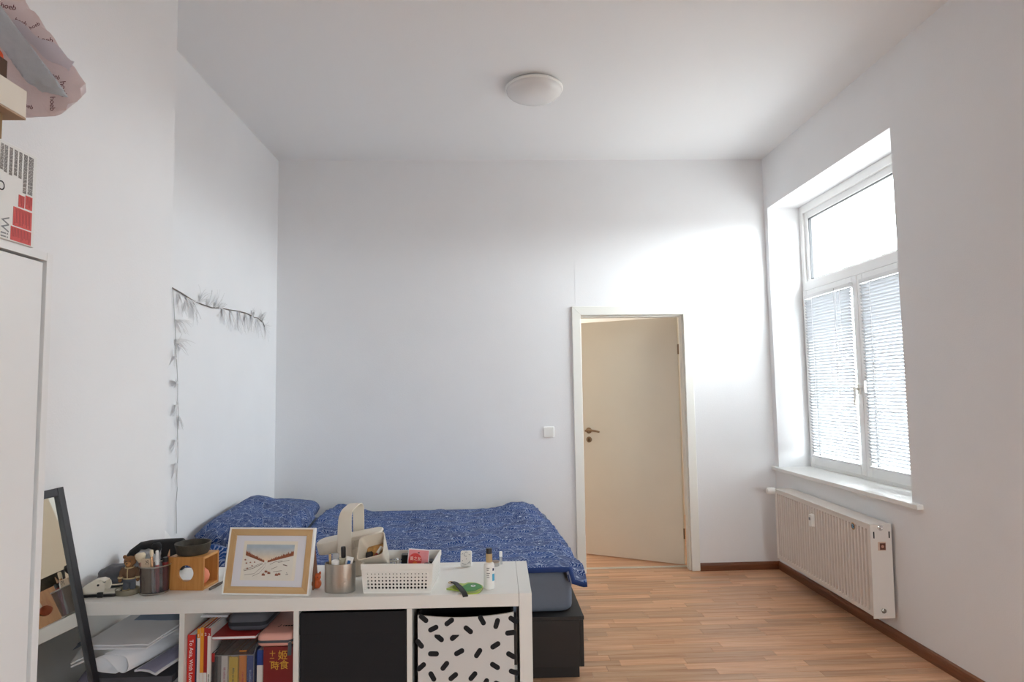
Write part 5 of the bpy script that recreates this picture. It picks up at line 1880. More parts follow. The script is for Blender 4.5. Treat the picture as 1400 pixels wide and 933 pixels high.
# black bottle behind the frame
bm = bmesh.new()
lathe(bm, [(0, 0), (0.0165, 0), (0.0175, 0.003), (0.0175, 0.070), (0.014, 0.080), (0.0085, 0.084), (0.0085, 0.108), (0.0075, 0.110), (0, 0.110)], 24)
o = obj('black_bottle', bm, mat('bottle_black', (20, 20, 26), 0.3), None, smooth=40, loc=(-0.915, 2.372, ZT_))
tag(o, 'slim black bottle half hidden behind the left side of the picture frame', 'bottle')

# ------------------------------------------------------------------ framed watercolour
LEAN = R(13.5)
fr = thing('picture_frame', 'wooden frame with a snowy landscape watercolour leaning back on the shelf', 'picture', (-0.719, 2.1400, ZT_ + 0.001), R(-7.6))
FW, FH, FD = 0.287, 0.206, 0.018
FM = RX(-LEAN)                     # local: x right, z up the frame face, y back
M_FRWD = wood('frame_oak', (206, 172, 126), (188, 148, 100), 0.5, 'X', 0.0, 1.0)
M_FRWDZ = wood('frame_oak_upright', (206, 172, 126), (188, 148, 100), 0.5, 'Z', 0.0, 1.0)
def fpoly(name, pts, y0, y1, m, parent=None):
    """polygon on the frame plane: (x, z) points, y0 front .. y1 back"""
    bm = bmesh.new()
    prism(bm, pts, -y1, -y0, FM @ frame_M((0, 0, 0), (1, 0, 0), (0, 0, 1)))
    return obj(name, bm, m, parent or fr)
a, b, h = -FW / 2, FW / 2, FH
e, w = 0.005, 0.020
for (pts) in ([(a, 0), (b, 0), (b - e, e), (a + e, e)], [(a, h), (a + e, h - e), (b - e, h - e), (b, h)], [(a, 0), (a + e, e), (a + e, h - e), (a, h)], [(b, 0), (b, h), (b - e, h - e), (b - e, e)]):
    fpoly('outer_edge', pts, 0.0, FD, M_WPL)
a2, b2, c2, d2 = a + e, b - e, e, h - e
for (pts, m) in (([(a2, c2), (b2, c2), (b2 - w, c2 + w), (a2 + w, c2 + w)], M_FRWD), ([(a2, d2), (a2 + w, d2 - w), (b2 - w, d2 - w), (b2, d2)], M_FRWD), ([(a2, c2), (a2 + w, c2 + w), (a2 + w, d2 - w), (a2, d2)], M_FRWDZ), ([(b2, c2), (b2, d2), (b2 - w, d2 - w), (b2 - w, c2 + w)], M_FRWDZ)):
    o = fpoly('frame_rail', pts, 0.0012, 0.010, m)
    o.modifiers.new('edge', 'BEVEL').width = 0.0006
mt = fpoly('mat_board', [(a2 + w, c2 + w), (b2 - w, c2 + w), (b2 - w, d2 - w), (a2 + w, d2 - w)], 0.006, 0.008, mat('mat_board_white', (222, 222, 228), 0.8))
PX0, PX1, PZ0, PZ1 = -0.091, 0.090, 0.044, 0.164
pp = fpoly('painting', [(PX0, PZ0), (PX1, PZ0), (PX1, PZ1), (PX0, PZ1)], 0.0056, 0.0060, mat('watercolour_paper', (230, 224, 210), 0.85, var=0.02, scale=20))
def paint(name, pts, m, lvl=1):
    return fpoly(name, pts, 0.0056 - 0.0002 * lvl, 0.0056 - 0.0002 * lvl + 0.0002, m, pp)
ax, bx2 = PX0 + 0.010, PX1 - 0.010
wc = lambda n, c, v=0.06, s=30: mat(n, c, 0.85, var=v, scale=s)
for k in range(8):
    q = k / 7
    z0 = 0.104 + 0.049 * k / 8
    paint('sky_wash', [(ax, z0), (bx2, z0), (bx2, z0 + 0.0062), (ax, z0 + 0.0062)], wc('wash_sky_%s' % 'abcdefgh'[k], tuple(a_ + (b_ - a_) * min(1, q * 1.15) for a_, b_ in zip((228, 208, 182), (172, 186, 196))), 0.07, 40))
VX, VZ = -0.010, 0.100
paint('snow_field', [(ax, PZ0 + 0.002), (bx2, PZ0 + 0.002), (bx2, 0.118), (VX, VZ), (ax, 0.118)], wc('wash_snow', (226, 222, 212), 0.025, 20), 2)
wr_ = random.Random(21)
def tree_row(x0, z0, x1, z1, h0, h1, n):
    pts = []
    for i in range(n + 1):
        t = i / n
        pts.append((x0 + (x1 - x0) * t, z0 + (z1 - z0) * t - 0.001))
    up = []
    for i in range(2 * n + 1):
        t = i / (2 * n)
        hh = (h0 + (h1 - h0) * t) * (wr_.uniform(0.85, 1.3) if i % 2 else wr_.uniform(0.5, 0.8))
        up.append((x0 + (x1 - x0) * t, z0 + (z1 - z0) * t + hh))
    return pts + up[::-1]
M_TREE = wc('wash_tree', (142, 84, 58), 0.25, 120)
paint('tree_row', tree_row(ax, 0.121, VX - 0.006, 0.099, 0.014, 0.006, 16), M_TREE, 3)
paint('tree_row', tree_row(VX + 0.005, 0.099, bx2, 0.121, 0.006, 0.014, 16), M_TREE, 3)
M_STRK = wc('wash_stroke', (112, 92, 80), 0.2, 90)
def stroke(pts, w, lvl=4):
    bm = bmesh.new()
    P3 = [(x, 0.0054 - 0.0002 * lvl, z) for x, z in pts]
    ribbon(bm, P3, (0, 0, 1), w, 0.0002, FM)
    return bm
for pts, w in (([(ax + 0.000, 0.072), (ax + 0.03, 0.080), (-0.020, 0.094)], 0.0016), ([(ax - 0.002, 0.076), (ax + 0.03, 0.0845), (-0.022, 0.097)], 0.0011), ([(ax + 0.004, 0.060), (-0.045, 0.064), (-0.022, 0.084), (VX, 0.098)], 0.0010), ([(-0.050, 0.056), (-0.028, 0.066), (-0.012, 0.084), (VX + 0.002, 0.098)], 0.0010),
               ([(0.004, 0.092), (0.020, 0.100), (0.045, 0.104)], 0.0012), ([(0.010, 0.078), (0.030, 0.086)], 0.0012), ([(0.018, 0.070), (0.046, 0.074)], 0.0013), ([(0.048, 0.092), (0.062, 0.089)], 0.0028), ([(0.030, 0.098), (0.068, 0.106)], 0.0010)):
    obj('brush_stroke', stroke(pts, w), M_STRK, pp)
for (x, z, s) in ((-0.014, 0.062, 0.011), (0.004, 0.067, 0.010), (-0.006, 0.071, 0.010), (0.030, 0.062, 0.011), (0.038, 0.064, 0.010), (-0.075, 0.096, 0.006), (-0.080, 0.106, 0.006), (-0.062, 0.098, 0.005), (-0.048, 0.099, 0.005), (-0.070, 0.080, 0.006), (-0.055, 0.088, 0.005)):
    paint('bush', [(x - s * 0.5, z - s * 0.35), (x + s * 0.5, z - s * 0.35), (x + s * 0.42, z + s * 0.25), (x + s * 0.15, z + s * 0.1), (x, z + s * 0.55), (x - s * 0.2, z + s * 0.15), (x - s * 0.45, z + s * 0.3)], M_TREE, 4)
for pts in ([(0.060, 0.062), (0.068, 0.063)], [(0.062, 0.068), (0.065, 0.066)]):
    obj('signature_stroke', stroke(pts, 0.0014), M_INK, pp)
bm = bmesh.new()
box(bm, a2, b2, 0.0102, 0.013, c2, d2, FM)
obj('back_panel', bm, mat('back_board_brown', (96, 62, 40), 0.7), fr)
# easel leg at the back
bm = bmesh.new()
prism(bm, [(0.0, 0.0), (0.045, 0.0), (0.010, 0.160), (0.0, 0.165)], -0.0015, 0.0015, frame_M((0.134, 0.058, 0.0005), (0, 1, 0), (0, 0, 1)))
obj('easel_leg', bm, mat('leg_brown', (112, 66, 38), 0.6), fr)
bx('easel_leg_edge', M_BLKP, fr, 0.1325, 0.1355, 0.1035, 0.1055, 0.0, 0.030)

# orange figurine right of the frame
of = thing('orange_figurine', 'tiny orange cat-eared figurine peeking out right of the picture frame', 'figurine', (-0.572, 2.205, ZT_))
M_OF = mat('figurine_orange', (198, 92, 40), 0.5)
bm = bmesh.new()
ell(bm, (0, 0, 0.015), (0.015, 0.013, 0.016))
ell(bm, (0, -0.001, 0.036), (0.0135, 0.012, 0.0125))
for s in (-1, 1):
    lathe(bm, [(0.005, 0), (0.0035, 0.006), (0, 0.011)], 8, T(s * 0.009, 0, 0.045) @ RY(R(s * 14)))
    ell(bm, (s * 0.011, -0.008, 0.017), (0.004, 0.004, 0.009))
for v in bm.verts:
    v.co.z = max(v.co.z, 0.0)
o = obj('body', bm, M_OF, of)
fuse(o, 0.0012)
for s in (-1, 1):
    bm = bmesh.new()
    ell(bm, (s * 0.005, -0.0125, 0.038), (0.0016, 0.001, 0.0018))
    obj('eye', bm, M_BLKP, of, smooth=80)

# oval steel tin with small cosmetics
ot = thing('steel_cup', 'oval brushed steel cup holding small tubes and bottles', 'cup', (-0.4885, 2.170, ZT_))
OR_, OH = 0.0490, 0.0895
bm = bmesh.new()
lathe(bm, [(OR_ - 0.001, 0), (OR_, 0.002), (OR_, OH), (OR_ - 0.0012, OH), (OR_ - 0.0012, 0.003), (0, 0.003)], 48, sy=0.62)
obj('cup_body', bm, mat('steel_satin', (200, 197, 190), 0.28, 1.0, bump=0.1, bscale=120, stretch=(1, 1, 20)), ot, smooth=40)
bm = bmesh.new()
for k in range(8):
    a = R(k * 45)
    ell(bm, (0.018 + 0.007 * math.cos(a), -0.0288, 0.040 + 0.006 * math.sin(a)), (0.0022, 0.0006, 0.0008))
o = obj('etched_mark', bm, mat('etch_pale', (206, 202, 196), 0.6), ot)
o['kind'] = 'stuff'
def O(lx, ly, lz):
    return Vector((-0.4885 + lx, 2.170 + ly, ZT_ + 0.0035 + lz))
def leaning(name, label, cat, foot, tip):
    foot, tip = O(*foot), O(*tip)
    d = tip - foot
    return thing(name, label, cat, foot, rot=Vector((0, 0, 1)).rotation_difference(d.normalized()).to_euler()), d.length
t, L = leaning('nail_polish', 'clear nail polish bottle with a black cap, tallest in the steel cup', 'bottle', (0.010, 0.012, 0.030), (0.006, 0.014, 0.136))
bm = bmesh.new()
prism(bm, rrect(0.026, 0.022, 0.006), 0, 0.068)
obj('bottle_body', bm, mat('polish_beige', (226, 216, 190), 0.15, trans=0.35), t, bev=0.003, smooth=40)
bm = bmesh.new()
lathe(bm, [(0.006, 0.068), (0.0075, 0.071), (0.0080, 0.098), (0.007, 0.103), (0, 0.104)], 16)
obj('cap', bm, M_BLKP, t, smooth=40)
t, L = leaning('white_tube', 'white tube with blue print leaning right in the steel cup', 'tube', (0.012, -0.010, 0.006), (0.034, -0.012, 0.106))
bm = bmesh.new()
loft(bm, [[(p[0], p[1], 0) for p in rrect(0.015, 0.015, 0.007, 4)], [(p[0] * 1.3, p[1] * 0.8, L * 0.6) for p in rrect(0.015, 0.015, 0.007, 4)], [(p[0] * 1.7, p[1] * 0.15, L) for p in rrect(0.015, 0.015, 0.007, 4)]])
obj('tube_body', bm, M_WPL, t, smooth=40)
bx('blue_print', mat('print_blue', (40, 92, 150), 0.5), t, -0.004, 0.006, -0.0066, -0.0056, L * 0.72, L * 0.90)
t, L = leaning('cream_pot', 'short white capped tube in the middle of the steel cup', 'tube', (-0.016, -0.008, 0.000), (-0.013, -0.010, 0.096))
bm = bmesh.new()
lathe(bm, [(0.010, 0), (0.011, L - 0.022)], 18)
obj('tube_body', bm, M_WPL, t, smooth=40)
bm = bmesh.new()
lathe(bm, [(0.0125, L - 0.022), (0.0125, L - 0.003), (0.010, L), (0, L)], 18)
obj('cap', bm, M_WPL, t, smooth=40)
t, L = leaning('wooden_stick', 'flat wooden stick at the left of the steel cup', 'stick', (-0.030, 0.008, 0.0), (-0.036, 0.012, 0.110))
bx('stick_blade', mat('stick_wood', (196, 166, 122), 0.6), t, -0.004, 0.004, -0.0008, 0.0008, 0, L)
t, L = leaning('clear_packet', 'clear plastic packet at the back of the steel cup', 'packet', (-0.022, 0.016, 0.0), (-0.018, 0.018, 0.112))
bx('packet_film', clear('packet_film', (240, 240, 240), gloss=0.2, alpha=0.3), t, -0.011, 0.011, -0.003, 0.003, 0, L, bev=0.002)
t, L = leaning('dark_tube', 'small dark tube behind the white tube in the steel cup', 'tube', (0.026, 0.006, 0.0), (0.026, 0.010, 0.098))
bm = bmesh.new()
lathe(bm, [(0.006, 0), (0.006, L), (0, L)], 14)
obj('tube_body', bm, M_BLKP, t, smooth=40)

# ------------------------------------------------------------------ beige device with loop handle
dv_ = thing('desk_device', 'beige tabletop device with slightly tilted flat body and tall loop handle behind the steel cup', 'device', (-0.495, 2.382, ZT_), R(2))
M_DEV = mat('device_beige', (222, 213, 198), 0.5)
TD = T(-0.003, 0, 0.110) @ RY(R(-9.5))
def slab_sec(hw, hd, z, r):
    return [(p[0], p[1], z) for p in rrect(2 * hw, 2 * hd, r, 6)]
bm = bmesh.new()
loft(bm, [slab_sec(0.104, 0.044, -0.022, 0.026), slab_sec(0.112, 0.050, -0.019, 0.030), slab_sec(0.115, 0.053, 0.016, 0.032), slab_sec(0.1135, 0.0515, 0.0205, 0.032), slab_sec(0.110, 0.049, 0.022, 0.032)], M=TD)
obj('upper_body', bm, M_DEV, dv_, smooth=35)
bm = bmesh.new()
loft(bm, [slab_sec(0.056, 0.046, 0.0, 0.016), slab_sec(0.058, 0.048, 0.004, 0.016), slab_sec(0.052, 0.046, 0.096, 0.016)])
obj('foot_block', bm, M_DEV, dv_, smooth=35)
bm = bmesh.new()
pts = smooth_curve([(-0.016, -0.0580, 0.010), (-0.016, -0.0585, 0.10), (-0.015, -0.0580, 0.185), (-0.013, -0.052, 0.212), (-0.008, -0.036, 0.226), (0.004, 0.020, 0.235), (0.010, 0.046, 0.230), (0.013, 0.0565, 0.205), (0.014, 0.0580, 0.12), (0.014, 0.0580, 0.05)], 5)
ribbon(bm, pts, (1, 0, 0), [0.054 - 0.014 * min(1.0, k / 18) for k in range(len(pts))], 0.004)
obj('loop_handle', bm, M_DEV, dv_, smooth=40, bev=0.001)
bm = bmesh.new()
box(bm, 0.1135, 0.1160, -0.012, 0.014, -0.014, 0.014, TD)
pt_ = obj('port_panel', bm, M_BLKP, dv_)
bm = bmesh.new()
box(bm, 0.1155, 0.1165, -0.006, 0.008, -0.006, 0.004, TD)
obj('port_socket', bm, M_STEEL, pt_)
bm = bmesh.new()
box(bm, 0.020, 0.074, -0.0545, -0.0520, -0.014, 0.010, TD)
obj('front_panel', bm, mat('device_panel', (208, 198, 180), 0.5), dv_, bev=0.0005)
bm = bmesh.new()
lathe(bm, [(0.002, 0), (0.002, 0.0008), (0, 0.0008)], 12, TD @ T(0.101, -0.047, 0) @ RZ(R(40)) @ RX(PI / 2))
obj('led_dot', bm, M_BLKP, dv_)

# ------------------------------------------------------------------ white perforated basket
bk = thing('basket', 'white plastic basket with rows of round holes full of cosmetics', 'basket', (-0.2945, 2.215, ZT_), R(-4.0))
BW2, BD2, BH2 = 0.1125, 0.089, 0.092
M_BSK = mat('basket_white', (234, 232, 226), 0.4)
def hole_wall(nx, nz, w, h, M, z0=0.012, z1=0.066, mx=0.012):
    """sheet with real holes: a grid of cells, each with an eight-sided hole"""
    bm = bmesh.new()
    cw, ch = (w - 2 * mx) / nx, (z1 - z0) / nz
    def quad(x0, x1, y0, y1):
        v = [bm.verts.new((x0, y0, 0)), bm.verts.new((x1, y0, 0)), bm.verts.new((x1, y1, 0)), bm.verts.new((x0, y1, 0))]
        bm.faces.new(v)
    quad(0, w, 0, z0)
    quad(0, w, z1, h)
    quad(0, mx, z0, z1)
    quad(w - mx, w, z0, z1)
    for j in range(nz):
        r = 0.0040 - 0.0005 * j
        for i in range(nx):
            x0, y0 = mx + i * cw, z0 + j * ch
            cx, cy = x0 + cw / 2, y0 + ch / 2
            outer = [(x0 + cw, cy), (x0 + cw, y0 + ch), (cx, y0 + ch), (x0, y0 + ch), (x0, cy), (x0, y0), (cx, y0), (x0 + cw, y0)]
            vo = [bm.verts.new((*p, 0)) for p in outer]
            vi = [bm.verts.new((cx + r * math.cos(R(45 * k)), cy + r * math.sin(R(45 * k)), 0)) for k in range(8)]
            for k in range(8):
                q = (k + 1) % 8
                bm.faces.new((vo[k], vo[q], vi[q], vi[k]))
    bmesh.ops.remove_doubles(bm, verts=bm.verts, dist=1e-5)
    for v in bm.verts:
        v.co = M(v.co.x, v.co.y)
    return bm
def lerp_wall(pl, pr, ql, qr, w, h):
    def f(x, y):
        u, t = x / w, y / h
        return Vector(pl).lerp(Vector(pr), u).lerp(Vector(ql).lerp(Vector(qr), u), t)
    return f
b0, b1 = 0.955, 1.0
cor = lambda sx, sy, z, k: (sx * BW2 * k, sy * BD2 * (1 - (1 - k) * 1.2), z)
for nm, (s0, s1), n_, w_ in (('front_wall', ((-1, -1), (1, -1)), 17, 2 * BW2), ('right_wall', ((1, -1), (1, 1)), 13, 2 * BD2), ('back_wall', ((1, 1), (-1, 1)), 17, 2 * BW2), ('left_wall', ((-1, 1), (-1, -1)), 13, 2 * BD2)):
    M = lerp_wall(cor(*s0, 0.0, b0), cor(*s1, 0.0, b0), cor(*s0, BH2, b1), cor(*s1, BH2, b1), w_, BH2)
    o = obj(nm, hole_wall(n_, 5, w_, BH2, M), M_BSK, bk)
    md = o.modifiers.new('thickness', 'SOLIDIFY')
    md.thickness = 0.002
    md.offset = -1
bx('bottom', M_BSK, bk, -BW2 * b0 + 0.003, BW2 * b0 - 0.003, -BD2 * 0.93 + 0.0, BD2 * 0.93, 0.0005, 0.003)
bm = bmesh.new()
rect_ring = [(-BW2 - 0.003, -BD2 - 0.003), (BW2 + 0.003, -BD2 - 0.003), (BW2 + 0.003, BD2 + 0.003), (-BW2 - 0.003, BD2 + 0.003)]
inner = [(-BW2 + 0.002, -BD2 + 0.002), (BW2 - 0.002, -BD2 + 0.002), (BW2 - 0.002, BD2 - 0.002), (-BW2 + 0.002, BD2 - 0.002)]
for z0, z1 in ((0.074, 0.0925),):
    A = [[bm.verts.new((*p, z)) for p in q] for q, z in ((rect_ring, z0), (rect_ring, z1), (inner, z1), (inner, z0))]
    for r0 in range(4):
        for k in range(4):
            bm.faces.new((A[r0][k], A[r0][(k + 1) % 4], A[(r0 + 1) % 4][(k + 1) % 4], A[(r0 + 1) % 4][k]))
obj('rim', bm, M_BSK, bk, bev=0.0015)
def K(lx, ly, lz):
    c, s = math.cos(R(-4.0)), math.sin(R(-4.0))
    return (-0.2945 + c * lx - s * ly, 2.215 + s * lx + c * ly, ZT_ + 0.0035 + lz)
# beige bin tipped in the basket
bin_ = thing('beige_bin', 'small beige square bin tipped forward on the left of the basket', 'bin', K(-0.070, 0.012, 0.066), rot=(R(42), R(-14), R(-8)))
bm = bmesh.new()
def sq(h_, z, r):
    return [(p[0], p[1], z) for p in rrect(2 * h_, 2 * h_, r, 5)]
loft(bm, [sq(0.022, 0.0, 0.008), sq(0.025, 0.004, 0.010), sq(0.045, 0.098, 0.013), sq(0.0425, 0.098, 0.012), sq(0.0235, 0.007, 0.009), sq(0.020, 0.006, 0.008)], True, True)
obj('bin_body', bm, M_BEIGE, bin_, smooth=35)
bm = bmesh.new()
loft(bm, [sq(0.024, 0.010, 0.006), sq(0.033, 0.055, 0.008)], True, True)
o = obj('contents', bm, mat('bin_clutter', (176, 132, 74), 0.6, var=0.4, scale=60), bin_)
o['kind'] = 'stuff'
bm = bmesh.new()
tube(bm, [(-0.010, -0.022, 0.058), (0.020, 0.006, 0.064)], 0.004, 8)
obj('red_pencil', bm, mat('bin_red', (150, 48, 40), 0.5), bin_)
bm = bmesh.new()
tube(bm, [(0.008, -0.004, 0.060), (0.026, 0.004, 0.074)], 0.0055, 8)
obj('white_cap', bm, M_WPL, bin_)
bm = bmesh.new()
box(bm, -0.030, -0.010, -0.016, 0.004, 0.056, 0.066)
obj('black_cap', bm, M_BLKP, bin_)
# dark soft bag filling the front of the basket
bm = bmesh.new()
prism(bm, rrect(0.190, 0.060, 0.008), -0.006, 0.006, frame_M((0, 0, 0.031), (1, 0, 0), (0, 0, 1)))
o = obj('flat_case', bm, mat('case_black', (30, 28, 30), 0.8), None, bev=0.003, smooth=50, loc=K(0.000, -0.072, 0.0), rot=(0, 0, R(-4)))
tag(o, 'flat black case seen through the holes of the basket front', 'case')
# pink card
pk = thing('pink_card', 'pink printed card with a red disc standing up in the basket', 'card', K(0.052, -0.050, 0.0), rot=(R(-9), R(4), R(-6)))
bx('card_sheet', M_PAPER, pk, -0.0345, 0.0345, 0, 0.0015, 0, 0.122)
bx('pink_print', mat('card_pink', (222, 142, 146), 0.6, var=0.05, scale=30), pk, -0.0325, 0.0325, -0.0005, 0, 0.004, 0.119)
bm = bmesh.new()
lathe(bm, [(0.0215, 0), (0.0215, 0.0003)], 32, frame_M((-0.010, -0.0005, 0.087), (1, 0, 0), (0, 0, 1)))
ds = obj('red_disc', bm, mat('card_red', (212, 66, 62), 0.6), pk)
bm = bmesh.new()
lathe(bm, [(0.009, 0.0003), (0.009, 0.0005)], 24, frame_M((-0.009, -0.0005, 0.074), (1, 0, 0), (0, 0, 1)))
obj('orange_glow', bm, mat('card_orange', (226, 112, 44), 0.6), ds)
text('print_word', '番之友', 0.0125, mat('card_pale', (240, 214, 200), 0.6), pk, frame_M((-0.009, -0.0012, 0.091), (1, 0, 0), (0, 0, 1)))
bx('hang_slot', M_DARK, pk, -0.003, 0.003, -0.0009, -0.0005, 0.109, 0.112)
# dark boxes and tubes in the basket
o = bx('black_carton', M_BLKP, None, -0.014, 0.014, -0.014, 0.014, 0, 0.090, bev=0.001, loc=K(0.006, 0.030, 0.0))
tag(o, 'black upright carton behind the pink card in the basket', 'box')
o = bx('dark_carton', mat('carton_dark', (44, 38, 40), 0.5), None, -0.016, 0.016, -0.020, 0.020, 0, 0.072, bev=0.001, loc=K(0.094 - 0.008, 0.020, 0.0))
tag(o, 'dark carton in the right end of the basket', 'box')
for k, (lx, ly, m, lab) in enumerate(((-0.018, 0.005, M_CHROME, 'slim chrome lipstick tube left of the black carton'), (-0.012, -0.020, M_STEEL, 'dull steel lipstick tube in front of the chrome one'))):
    bm = bmesh.new()
    lathe(bm, [(0.0065, 0), (0.0065, 0.080), (0.0055, 0.082), (0, 0.082)], 16)
    o = obj('lipstick', bm, m, None, smooth=40, loc=K(lx, ly, 0.0))
    tag(o, lab, 'lipstick', 'lipsticks in the basket')
bm = bmesh.new()
lathe(bm, [(0.012, 0), (0.013, 0.062), (0, 0.066)], 18)
o = obj('pink_pot', bm, mat('pot_pink', (206, 128, 146), 0.4), None, smooth=40, loc=K(-0.026, -0.046, 0.0))
tag(o, 'round pink pot near the front wall inside the basket', 'pot')
bm = bmesh.new()
lathe(bm, [(0.010, 0), (0.010, 0.078), (0, 0.080)], 18)
o = obj('dark_tube', bm, mat('tube_brown', (58, 40, 36), 0.4), None, smooth=40, loc=K(0.088, -0.040, 0.0))
tag(o, 'dark brown tube right of the pink card in the basket', 'tube')

# ------------------------------------------------------------------ small things at the right end
# plaque
pq = thing('white_plaque', 'small white rounded plaque with grey doodles leaning on a stand', 'plaque', (-0.0935, 2.425, ZT_), rot=(R(-10), 0, R(-8)))
bm = bmesh.new()
prism(bm, rrect(0.041, 0.055, 0.007), -0.004, 0.004, frame_M((0, 0, 0.0278), (1, 0, 0), (0, 0, 1)))
obj('plate', bm, M_WPL, pq, bev=0.0012)
M_DOO = mat('doodle_grey', (110, 112, 120), 0.6)
bm = bmesh.new()
DD = lambda pts: tube(bm, [(x, -0.0044, z) for x, z in pts], 0.0008, 5)
DD([(-0.006, 0.048), (-0.008, 0.042), (-0.004, 0.036), (0.002, 0.036)])
DD([(-0.004, 0.050), (0.002, 0.051), (0.005, 0.048)])
DD([(-0.015, 0.042), (-0.012, 0.046)])
DD([(0.010, 0.043), (0.014, 0.041)])
DD([(0.0, 0.029), (0.002, 0.027), (0.0, 0.025)])
DD([(-0.012, 0.022), (-0.014, 0.019)])
DD([(-0.014, 0.012), (-0.006, 0.008), (0.002, 0.008)])
DD([(0.006, 0.010), (0.012, 0.016)])
DD([(0.012, 0.020), (0.016, 0.010)])
o = obj('doodles', bm, M_DOO, pq)
o['kind'] = 'stuff'
bm = bmesh.new()
box(bm, -0.012, 0.012, 0.0045, 0.014, 0.002, 0.006)
obj('stand', bm, M_WPL, pq)
# lotion bottle
lb = thing('lotion_bottle', 'white lotion bottle with black cap and blue label standing near the shelf end', 'bottle', (-0.0085, 2.158, ZT_), R(10))
bm = bmesh.new()
lathe(bm, [(0, 0), (0.0160, 0), (0.0172, 0.003), (0.0172, 0.072), (0.0155, 0.079), (0.0095, 0.083), (0, 0.083)], 28)
obj('bottle_body', bm, M_WPL, lb, smooth=40)
bm = bmesh.new()
lathe(bm, [(0.0095, 0.083), (0.0108, 0.085), (0.0100, 0.110), (0, 0.110)], 20)
obj('neck', bm, mat('neck_amber', (226, 198, 150), 0.25, trans=0.3), lb, smooth=40)
bm = bmesh.new()
lathe(bm, [(0.0098, 0.110), (0.0098, 0.124), (0.0088, 0.1265), (0, 0.127)], 20)
obj('cap', bm, M_BLKP, lb, smooth=40)
def arc_label(a0, a1, z0, z1, r, m, nm):
    bm = bmesh.new()
    n = 8
    ring = [[bm.verts.new((rr_ * math.cos(R(a0 + (a1 - a0) * k / n)), rr_ * math.sin(R(a0 + (a1 - a0) * k / n)), z)) for k in range(n + 1)] for rr_, z in ((r, z0), (r, z1), (r + 0.0003, z1), (r + 0.0003, z0))]
    for q in range(4):
        for k in range(n):
            bm.faces.new((ring[q][k], ring[q][k + 1], ring[(q + 1) % 4][k + 1], ring[(q + 1) % 4][k]))
    return obj(nm, bm, m, lb)
arc_label(-66, -28, 0.026, 0.048, 0.0172, mat('label_blue', (66, 160, 200), 0.5), 'blue_label')
arc_label(-62, -40, 0.058, 0.066, 0.0172, mat('label_navy', (30, 50, 84), 0.5), 'label_mark')
for k, (z, a0, a1) in enumerate(((0.066, -128, -96), (0.060, -128, -104), (0.050, -130, -92), (0.044, -130, -100), (0.038, -128, -98))):
    arc_label(a0, a1, z, z + 0.0022, 0.0172, M_GREYINK, 'label_line')
# small jar with a brown lid
jr = thing('glass_jar', 'tiny clear jar with a brown lid behind the lotion bottle', 'jar', (0.013, 2.428, ZT_))
bm = bmesh.new()
lathe(bm, [(0, 0), (0.014, 0), (0.0145, 0.002), (0.0145, 0.012), (0, 0.012)], 24)
obj('jar_body', bm, clear('jar_clear', (240, 238, 234), gloss=0.2, alpha=0.3), jr, smooth=40)
bm = bmesh.new()
lathe(bm, [(0.0148, 0.0122), (0.0148, 0.0160), (0.0135, 0.0172), (0, 0.0172)], 24)
obj('lid', bm, mat('lid_taupe', (140, 122, 108), 0.4), jr, smooth=40)
# clear vial
vl = thing('clear_vial', 'slim clear vial with a white cap at the back of the shelf end', 'vial', (0.0335, 2.445, ZT_))
bm = bmesh.new()
lathe(bm, [(0, 0), (0.0055, 0), (0.0055, 0.028), (0, 0.028)], 16)
obj('vial_body', bm, clear('vial_clear', (240, 240, 240), gloss=0.2, alpha=0.35), vl, smooth=40)
bm = bmesh.new()
lathe(bm, [(0.0058, 0.0282), (0.0058, 0.044), (0.0050, 0.046), (0, 0.046)], 16)
obj('cap', bm, M_WPL, vl, smooth=40)

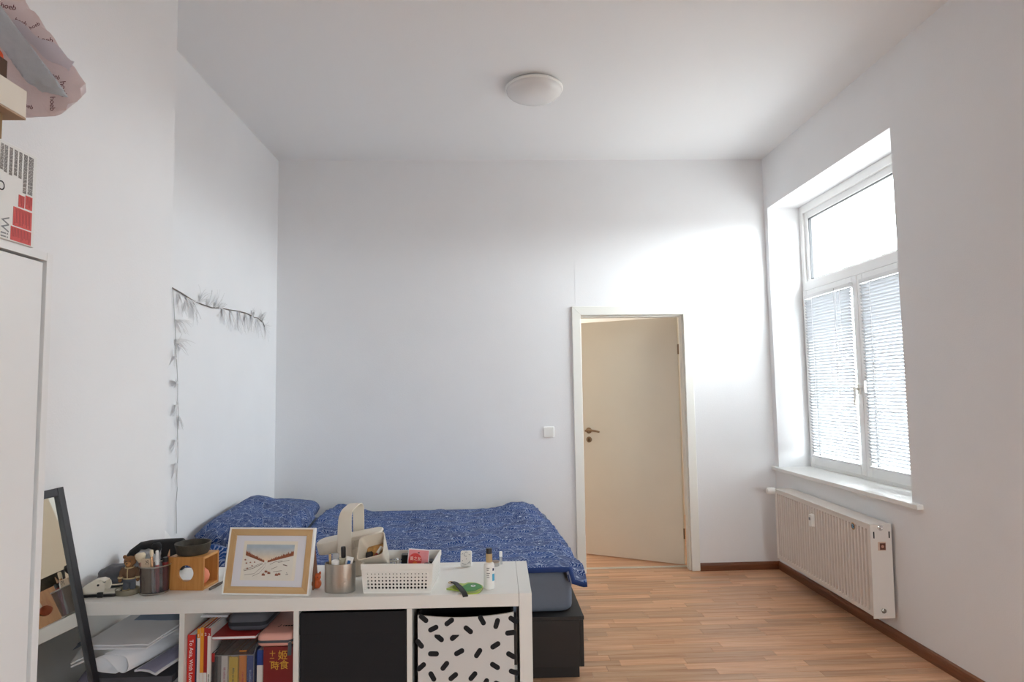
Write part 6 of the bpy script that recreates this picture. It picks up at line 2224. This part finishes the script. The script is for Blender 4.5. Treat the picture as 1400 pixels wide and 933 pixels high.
# green leaf-shaped packet and black strap
gl = thing('green_packet', 'flat leaf-shaped green packet lying near the front shelf edge', 'packet', (-0.085, 2.160, ZT_))
leafo = [(-0.062, -0.006), (-0.036, 0.036), (-0.026, 0.050), (-0.006, 0.044), (0.006, 0.056), (0.030, 0.050), (0.047, 0.030), (0.056, 0.002), (0.044, -0.052), (0.018, -0.064), (-0.004, -0.056), (-0.020, -0.030)]
bm = bmesh.new()
prism(bm, smooth_curve(leafo + [leafo[0]], 4)[:-1], 0, 0.004)
obj('packet_film', bm, mat('leaf_lime', (166, 190, 74), 0.35, var=0.08, scale=40), gl, bev=0.001)
bm = bmesh.new()
prism(bm, [(-0.022, -0.006), (0.006, 0.040), (0.030, 0.044), (0.050, 0.020), (0.053, -0.006), (0.030, -0.040), (0.008, -0.046)], 0.004, 0.0046)
gp_ = obj('green_panel', bm, mat('leaf_green', (38, 138, 46), 0.4, var=0.08, scale=40), gl)
bm = bmesh.new()
lathe(bm, [(0.008, 0.0046), (0.008, 0.0049)], 16, T(0.024, 0.012, 0), sx=1.0, sy=1.2)
obj('white_mark', bm, M_PAPER, gp_)
bm = bmesh.new()
lathe(bm, [(0.004, 0.0049), (0.004, 0.0051)], 12, T(0.024, 0.012, 0))
obj('green_dot', bm, mat('leaf_green', (38, 138, 46)), gp_)
stp = thing('strap_fob', 'black leather strap fob with a small metal ring lying across the green packet', 'strap', (-0.112, 2.150, ZT_))
bm = bmesh.new()
ribbon(bm, smooth_curve([(-0.018, 0.058, 0.0075), (-0.006, 0.030, 0.012), (0.004, 0.0, 0.012), (0.014, -0.032, 0.012), (0.024, -0.062, 0.009), (0.030, -0.080, 0.003)], 4), (1, 0.35, 0), [0.014] * 8 + [0.017] * 13, 0.005)
obj('strap', bm, mat('leather_black', (30, 29, 31), 0.5), stp, bev=0.001)
bm = bmesh.new()
tube(bm, [(-0.024 + 0.008 * math.cos(R(k * 30)), 0.068 + 0.010 * math.sin(R(k * 30)), 0.004) for k in range(13)], 0.0014, 6)
obj('ring', bm, mat('brass', (190, 150, 96), 0.3, 1.0), stp, smooth=60)
